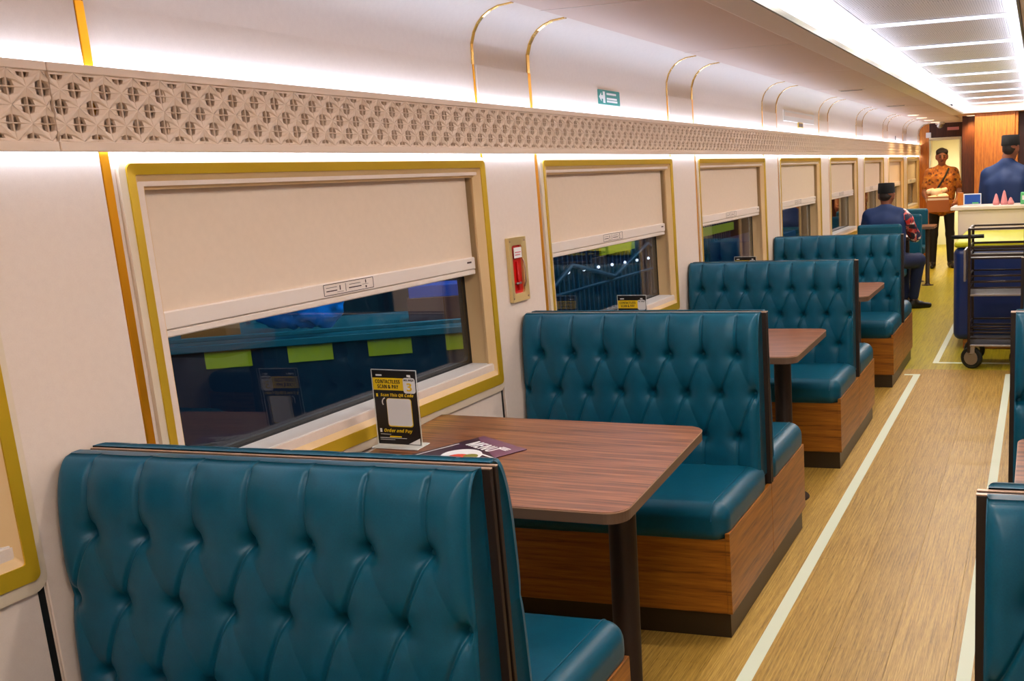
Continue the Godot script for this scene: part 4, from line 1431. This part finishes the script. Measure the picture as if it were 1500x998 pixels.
func people():
	M.food_red_dark = mat(Color(0.35, 0.13, 0.10), 0.5)
	var V := func(x: float, y: float, z: float): return Vector3(x, y, z)
	# --- man with a carton, facing the camera
	var r := thing("person", "person standing in orange batik shirt and black trousers, holding a carton", "person", Vector3(-1.395, 0, -16.2), 0.12)
	var body := []
	var torso := [[V.call(-0.08, 0.96, 0), V.call(-0.10, 1.30, 0.005), 0.105, 0.115], [V.call(0.08, 0.96, 0), V.call(0.10, 1.30, 0.005), 0.105, 0.115], [V.call(-0.15, 1.40, -0.005), V.call(0.15, 1.40, -0.005), 0.062, 0.062], [V.call(0, 1.40, 0), V.call(0, 1.47, 0), 0.075, 0.06], [V.call(0, 0.96, 0.01), V.call(0, 1.32, 0.01), 0.118, 0.125], [V.call(0, 1.475, -0.01), V.call(0.16, 1.41, 0), 0.052, 0.06], [V.call(0, 1.475, -0.01), V.call(-0.16, 1.41, 0), 0.052, 0.06]]
	var sleeve := [[V.call(-0.18, 1.40, 0), V.call(-0.235, 1.20, 0.02), 0.068, 0.062], [V.call(0.18, 1.40, 0), V.call(0.235, 1.20, 0.02), 0.068, 0.062]]
	var fore := [[V.call(-0.235, 1.20, 0.02), V.call(-0.25, 1.10, 0.05), 0.045, 0.042], [V.call(-0.25, 1.10, 0.05), V.call(-0.19, 0.98, 0.25), 0.042, 0.030], [V.call(0.235, 1.20, 0.02), V.call(0.25, 1.10, 0.05), 0.045, 0.042], [V.call(0.25, 1.10, 0.05), V.call(0.20, 0.96, 0.25), 0.042, 0.030]]
	var legs := [[V.call(-0.10, 0.94, 0), V.call(-0.12, 0.50, 0.02), 0.090, 0.064], [V.call(-0.12, 0.50, 0.02), V.call(-0.13, 0.10, -0.01), 0.064, 0.050], [V.call(0.10, 0.94, 0), V.call(0.12, 0.50, 0.02), 0.090, 0.064], [V.call(0.12, 0.50, 0.02), V.call(0.13, 0.10, -0.01), 0.064, 0.050], [V.call(-0.07, 0.95, 0), V.call(0.07, 0.95, 0), 0.11, 0.11]]
	var neck := [[V.call(0, 1.42, 0), V.call(0, 1.56, 0.012), 0.056, 0.052]]
	var hands := hand(Vector3(-0.19, 0.98, 0.25), Vector3(0.25, -0.3, 0.9).normalized(), Vector3(0.2, 0.95, 0.25).normalized(), Vector3(1, 0, -0.25).normalized())
	hands += hand(Vector3(0.20, 0.96, 0.25), Vector3(-0.25, -0.3, 0.9).normalized(), Vector3(-0.2, 0.95, 0.25).normalized(), Vector3(-1, 0, -0.25).normalized())
	var hd: Array = head(Vector3(0, 1.625, 0.02), Vector3(0.05, -0.05, 1), r, false)
	put("body", blob(grow(torso, -0.012) + grow(sleeve, -0.014) + fore + grow(legs, -0.012) + neck + hd + hands, 0.0095, 0.022), M.skin, r)
	put("shirt", blob(torso + sleeve + [[V.call(-0.09, 0.88, 0), V.call(0.09, 0.88, 0), 0.118, 0.118]], 0.014, 0.04), M.batik, r)
	put("trousers", blob(legs, 0.014, 0.03), M.black_trousers, r)
	put("shoe", blob(shoe(Vector3(-0.13, 0.085, 0), Vector3(-0.15, 0.085, 0.2)), 0.010, 0.03), M.shoe, r)
	put("shoe", blob(shoe(Vector3(0.13, 0.085, 0), Vector3(0.16, 0.085, 0.2)), 0.010, 0.03), M.shoe, r)
	put("strap", tubes([Vector3(0.10, 1.46, 0.05), Vector3(0.05, 1.36, 0.135), Vector3(-0.05, 1.20, 0.145), Vector3(-0.12, 1.10, 0.13)], 0.014, 6), M.black_trousers, r)
	var cb := thing("carton_box", "open brown carton with wrapped goods, held by the man in batik", "carton", Vector3(-1.43, 0.845, -15.93), 0.12)
	var st := flat()
	bx(st, Vector3(0, 0.004, 0), Vector3(0.32, 0.008, 0.26), 0)
	bx(st, Vector3(0, 0.11, 0.128), Vector3(0.32, 0.22, 0.006), 0)
	bx(st, Vector3(0, 0.11, -0.128), Vector3(0.32, 0.22, 0.006), 0)
	bx(st, Vector3(-0.158, 0.11, 0), Vector3(0.006, 0.22, 0.25), 0)
	bx(st, Vector3(0.158, 0.11, 0), Vector3(0.006, 0.22, 0.25), 0)
	put("box_wall", done(st), M.carton, cb)
	put("flap", box(Vector3(0, 0.30, -0.135), Vector3(0.31, 0.17, 0.005), 0), M.carton, cb)
	for q in [[-0.08, 0.17, 0.05, 0.07], [0.07, 0.19, 0.03, 0.075], [-0.01, 0.27, -0.03, 0.07], [0.08, 0.29, -0.06, 0.05], [-0.10, 0.29, -0.05, 0.045]]:
		put("wrapped_goods", blob([[Vector3(q[0] - 0.03, q[1], q[2]), Vector3(q[0] + 0.03, q[1] + 0.02, q[2]), q[3] * 0.9, q[3] * 0.75]], 0.016, 0.01), M.plastic, cb)
	put("tape_strip", box(Vector3(0, 0.185, 0.1315), Vector3(0.30, 0.03, 0.001), 0), M.plastic, cb)

	# --- seated man in a navy vest, back to the camera, knees turned to the aisle
	r = thing("person", "person seated in navy vest with floral sleeve and black cap, writing", "person", Vector3(-1.545, 0, -11.22))
	torso = [[V.call(-0.09, 0.56, 0.02), V.call(-0.10, 0.95, 0.0), 0.115, 0.115], [V.call(0.09, 0.56, 0.02), V.call(0.10, 0.95, 0.0), 0.115, 0.115], [V.call(-0.15, 1.035, -0.02), V.call(0.15, 1.035, -0.02), 0.065, 0.065], [V.call(0, 1.03, -0.02), V.call(0, 1.09, -0.03), 0.08, 0.062], [V.call(0, 0.56, 0.02), V.call(0, 0.96, 0.0), 0.125, 0.125], [V.call(0, 1.105, -0.03), V.call(0.16, 1.045, -0.02), 0.052, 0.06], [V.call(0, 1.105, -0.03), V.call(-0.16, 1.045, -0.02), 0.052, 0.06]]
	var sl := [[V.call(-0.18, 1.03, -0.02), V.call(-0.25, 0.82, -0.12), 0.068, 0.058], [V.call(-0.25, 0.84, -0.12), V.call(-0.14, 0.825, -0.36), 0.055, 0.042]]
	var sr := [[V.call(0.175, 1.04, -0.02), V.call(0.215, 0.98, -0.03), 0.066, 0.070], [V.call(0.215, 0.98, -0.03), V.call(0.285, 0.80, -0.16), 0.070, 0.060], [V.call(0.285, 0.81, -0.16), V.call(0.24, 0.835, -0.42), 0.058, 0.044]]
	legs = [[V.call(0.09, 0.55, -0.02), V.call(0.30, 0.53, -0.36), 0.098, 0.075], [V.call(0.30, 0.53, -0.36), V.call(0.245, 0.13, -0.40), 0.074, 0.052], [V.call(-0.09, 0.55, -0.02), V.call(0.13, 0.53, -0.46), 0.098, 0.075], [V.call(0.13, 0.53, -0.46), V.call(0.135, 0.13, -0.44), 0.074, 0.052], [V.call(-0.07, 0.56, 0), V.call(0.07, 0.56, 0), 0.12, 0.12]]
	neck = [[V.call(0, 1.05, -0.03), V.call(0, 1.17, -0.045), 0.056, 0.054]]
	hands = hand(Vector3(0.24, 0.83, -0.42), Vector3(-0.1, -0.1, -1).normalized(), Vector3(-1, 0, 0.1).normalized(), Vector3(0, -1, 0.1).normalized())
	hands += hand(Vector3(-0.14, 0.825, -0.36), Vector3(0.3, -0.1, -1).normalized(), Vector3(1, 0, 0.3).normalized(), Vector3(0, -1, 0.1).normalized())
	hd = head(Vector3(0.005, 1.235, -0.06), Vector3(0.25, -0.2, -1), r, true)
	var socks := [[V.call(0.245, 0.16, -0.40), V.call(0.245, 0.09, -0.40), 0.042, 0.040], [V.call(0.135, 0.16, -0.44), V.call(0.135, 0.09, -0.44), 0.042, 0.040]]
	put("body", blob(grow(torso, -0.012) + grow(sl, -0.014) + grow(sr, -0.014) + grow(legs, -0.012) + neck + hd + hands + socks, 0.0095, 0.022), M.skin, r)
	put("vest", blob(torso + sl, 0.014, 0.04), M.navy, r)
	put("sleeve", blob(sr, 0.012, 0.03), M.floral, r)
	put("trousers", blob(legs, 0.014, 0.03), M.navy_trousers, r)
	put("shoe", blob(shoe(Vector3(0.245, 0.085, -0.40), Vector3(0.43, 0.085, -0.47)), 0.010, 0.03), M.shoe, r)
	put("shoe", blob(shoe(Vector3(0.135, 0.085, -0.44), Vector3(0.31, 0.085, -0.53)), 0.010, 0.03), M.shoe, r)

	# --- man in navy standing behind the cream counter, back to the camera
	r = thing("person", "person in navy jacket and black cap standing behind the cream counter", "person", Vector3(-0.325, 0, -11.28), -0.25)
	torso = [[V.call(-0.09, 0.98, 0), V.call(-0.12, 1.30, 0.0), 0.115, 0.125], [V.call(0.09, 0.98, 0), V.call(0.12, 1.30, 0.0), 0.115, 0.125], [V.call(-0.17, 1.405, 0), V.call(0.17, 1.405, 0), 0.066, 0.066], [V.call(0, 1.40, 0), V.call(0, 1.50, -0.01), 0.095, 0.066], [V.call(0, 0.98, 0), V.call(0, 1.32, 0), 0.13, 0.14], [V.call(0, 1.52, -0.01), V.call(0.17, 1.42, 0), 0.055, 0.065], [V.call(0, 1.52, -0.01), V.call(-0.17, 1.42, 0), 0.055, 0.065]]
	sl = [[V.call(-0.20, 1.40, 0), V.call(-0.245, 1.14, -0.02), 0.070, 0.060], [V.call(-0.245, 1.14, -0.02), V.call(-0.24, 0.92, -0.12), 0.056, 0.042]]
	sr = [[V.call(0.20, 1.40, 0), V.call(0.255, 1.14, -0.06), 0.070, 0.060], [V.call(0.255, 1.14, -0.06), V.call(0.20, 1.02, -0.28), 0.056, 0.042]]
	legs = [[V.call(-0.10, 0.94, 0), V.call(-0.11, 0.50, -0.02), 0.095, 0.068], [V.call(-0.11, 0.50, -0.02), V.call(-0.12, 0.10, 0.01), 0.066, 0.052], [V.call(0.10, 0.94, 0), V.call(0.11, 0.50, -0.02), 0.095, 0.068], [V.call(0.11, 0.50, -0.02), V.call(0.12, 0.10, 0.01), 0.066, 0.052], [V.call(-0.07, 0.95, 0), V.call(0.07, 0.95, 0), 0.12, 0.12]]
	neck = [[V.call(0, 1.42, -0.01), V.call(0, 1.58, -0.02), 0.058, 0.056]]
	hands = hand(Vector3(-0.24, 0.92, -0.12), Vector3(0.05, -1, -0.2).normalized(), Vector3(0.1, -0.2, -1).normalized(), Vector3(1, 0, 0).normalized())
	hands += hand(Vector3(0.20, 1.02, -0.28), Vector3(-0.2, -0.2, -1).normalized(), Vector3(-1, 0, 0.2).normalized(), Vector3(0, -1, 0.1).normalized())
	hd = head(Vector3(0.03, 1.66, -0.03), Vector3(0.25, -0.05, -1), r, true)
	put("body", blob(grow(torso, -0.012) + grow(sl, -0.014) + grow(sr, -0.014) + grow(legs, -0.012) + neck + hd + hands, 0.0105, 0.022), M.skin, r)
	put("jacket", blob(torso + sl + [[V.call(-0.08, 0.88, 0), V.call(0.08, 0.88, 0), 0.125, 0.125]], 0.014, 0.04), M.navy, r)
	put("sleeve", blob(sr, 0.012, 0.03), M.floral, r)
	put("trousers", blob(legs, 0.016, 0.03), M.navy_trousers, r)
	put("shoe", blob(shoe(Vector3(-0.12, 0.085, 0), Vector3(-0.14, 0.085, -0.2)), 0.012, 0.03), M.shoe, r)
	put("shoe", blob(shoe(Vector3(0.12, 0.085, 0), Vector3(0.14, 0.085, -0.2)), 0.012, 0.03), M.shoe, r)


# ------------------------------------------------------------------ the station outside
func station():
	var g := struct("ground", "dark station platform outside the windows")
	put("slab", span(-14, -2.3, -0.5, -0.42, 4, -32, 0), M.night_ground, g)
	var e := struct("wall_station", "dark station wall far behind the platform")
	put("panel", span(-9.0, -8.9, -0.42, 4.0, 4, -36, 0), M.night_panel, e)
	var tl := thing("added_tube_lamp", "added unseen tube lamp above the train windows, lighting the platform", "lamp", Vector3(-2.19, 2.765, -12.0))  # unseen lamp, added to light the things on the platform
	put("tube", tubes([Vector3(0, 0, 13), Vector3(0, 0, -13)], 0.012, 8), M.led, tl)
	put("bracket", span(0.01, 0.112, -0.01, 0.01, 0.02, -0.02, 0), M.train_skin, tl)
	# handcart parked askew by the first window
	var A := Vector3(-3.78, 0, -3.74)
	var d := Vector3(1.18, 0, -0.69).normalized()
	var n := Vector3(-d.z, 0, d.x)               # away from the car is -n
	var c := thing("platform_cart", "platform cart coloured teal in place of teal light, with yellow cards hanging from its edge", "cart", A)
	c.basis = Basis(d, Vector3.UP, d.cross(Vector3.UP))
	put("table_top", span(-0.9, 1.42, 0.87, 0.905, 0, -0.8, 0.004), M.night_steel, c)
	put("top_rail", span(-0.9, 1.42, 0.92, 0.94, 0.0, -0.02, 0.003), M.night_steel, c)
	put("front_panel", span(-0.9, 1.42, 0.05, 0.87, -0.03, -0.05, 0.002), M.night_panel, c)
	for x in [-0.85, 1.37]:
		for z in [-0.06, -0.75]: put("leg", span(x - 0.02, x + 0.02, -0.42, 0.87, z - 0.02, z + 0.02, 0.003), M.night_bar, c)
	for k in 5: put("price_card", span(-0.2 + 0.36 * k - (0.06 if k == 0 else 0.0), 0.0 + 0.36 * k, 0.79 - (0.03 if k == 0 else 0.0), 0.872, -0.02, -0.025, 0), M.card_yellow, c)
	for k in 16: put("fence_bar", span(-0.6 + 0.075 * k, -0.585 + 0.075 * k, 0.905, 1.35, -0.70, -0.715, 0), M.night_bar, c)
	put("added_backdrop", span(-0.62, 0.62, 0.905, 1.38, -0.74, -0.75, 0), M.night_backdrop, c)  # added panel, teal put in as a lit background for the bars
	put("fence_rail", span(-0.62, 0.58, 1.02, 1.04, -0.69, -0.71, 0), M.night_bar, c)
	var at := func(x: float, y: float, z: float): return c.transform * Vector3(x, y, z)
	var b := thing("plastic_bag", "glossy blue plastic bag lying on the platform cart", "bag", at.call(0.60, 0.945, -0.16))
	put("bag", crumple([[Vector3(-0.18, 0.08, 0), Vector3(0.08, 0.10, 0), 0.09, 0.11], [Vector3(0.08, 0.10, 0), Vector3(0.22, 0.30, -0.02), 0.09, 0.04]], 0.02), M.bag, b)
	b = thing("carton_box", "brown carton on the platform cart behind the glass", "carton", at.call(0.15, 0.906, -0.25), 0.3)
	put("carton", box(Vector3(0, 0.035, 0), Vector3(0.22, 0.07, 0.15), 0.003), M.carton, b)
	b = thing("carton_box", "pale carton stacked at the right end of the platform cart", "carton", at.call(1.2, 0.906, -0.35), 0.5)
	put("carton", box(Vector3(0, 0.06, 0), Vector3(0.26, 0.12, 0.2), 0.003), M.brick, b)
	put("lid", box(Vector3(0, 0.15, 0), Vector3(0.24, 0.06, 0.19), 0.003), M.poster_blue, b)
	# railing further along, with a yellow board and small lamps
	var f := thing("platform_fence", "dark blue railing of vertical bars on the platform", "fence", Vector3(-5.0, -0.42, -9.5))
	for k in 60: put("bar", span(-0.012, 0.012, 0, 1.25, -0.13 * k, -0.13 * k - 0.03, 0), M.night_bar, f)
	for y in [0.25, 0.75, 1.2]: put("rail", tubes([Vector3(0, y, 0.1), Vector3(0, y, -7.9)], 0.022, 6), M.night_bar, f)
	put("curved_rail", tubes([Vector3(0.05, 0.6, 0), Vector3(0.05, 1.05, -1.2), Vector3(0.05, 0.8, -2.4), Vector3(0.05, 1.1, -3.6), Vector3(0.05, 0.75, -4.8), Vector3(0.05, 0.95, -6.0)], 0.03, 6), M.night_bar, f)
	for q in [[-4.962, 0.72, -12.1, 1.1], [-4.962, 0.66, -16.4, 1.8]]:
		var y := thing("yellow_board", "yellow green board fixed along the platform railing", "sign", Vector3(q[0], q[1], q[2]), 0, "yellow boards on the platform")
		put("board", box(Vector3.ZERO, Vector3(0.03, 0.13, q[3]), 0.004), M.card_yellow, y)
	for k in 7:
		var y := thing("platform_lamp", "tiny white lamp in a row on the platform railing", "lamp", Vector3(-4.95, 0.56 - 0.012 * k, -10.6 - 0.42 * k), 0, "small platform lamps")
		put("lamp_bulb", lathe([Vector2(0, -0.02), Vector2(0.018, -0.01), Vector2(0.018, 0.01), Vector2(0, 0.02)], 10), M.led, y)
	b = thing("platform_crate", "big dark blue crate standing on the platform past the railing", "crate", Vector3(-4.5, -0.42, -17.0))
	put("crate", box(Vector3(0, 0.46, 0), Vector3(0.8, 0.92, 2.6), 0.01), M.blue, b)


# a bag: a blob with folds
func crumple(bones: Array, cell: float) -> ArrayMesh:
	var mesh := blob(bones, cell, 0.05)
	var mdt := MeshDataTool.new()
	mdt.create_from_surface(mesh, 0)
	var nz := noise(9.0, 5, 3)
	for i in mdt.get_vertex_count():
		var p := mdt.get_vertex(i)
		mdt.set_vertex(i, p + mdt.get_vertex_normal(i) * nz.get_noise_3dv(p) * 0.03)
	var out := ArrayMesh.new()
	mdt.commit_to_surface(out)
	var st := SurfaceTool.new()
	st.create_from(out, 0)
	st.generate_normals()
	return st.commit()


func _ready():
	rng.seed = 7
	camera_and_light()
	materials()
	shell()
	booths()
	far_end()
	people()
	station()
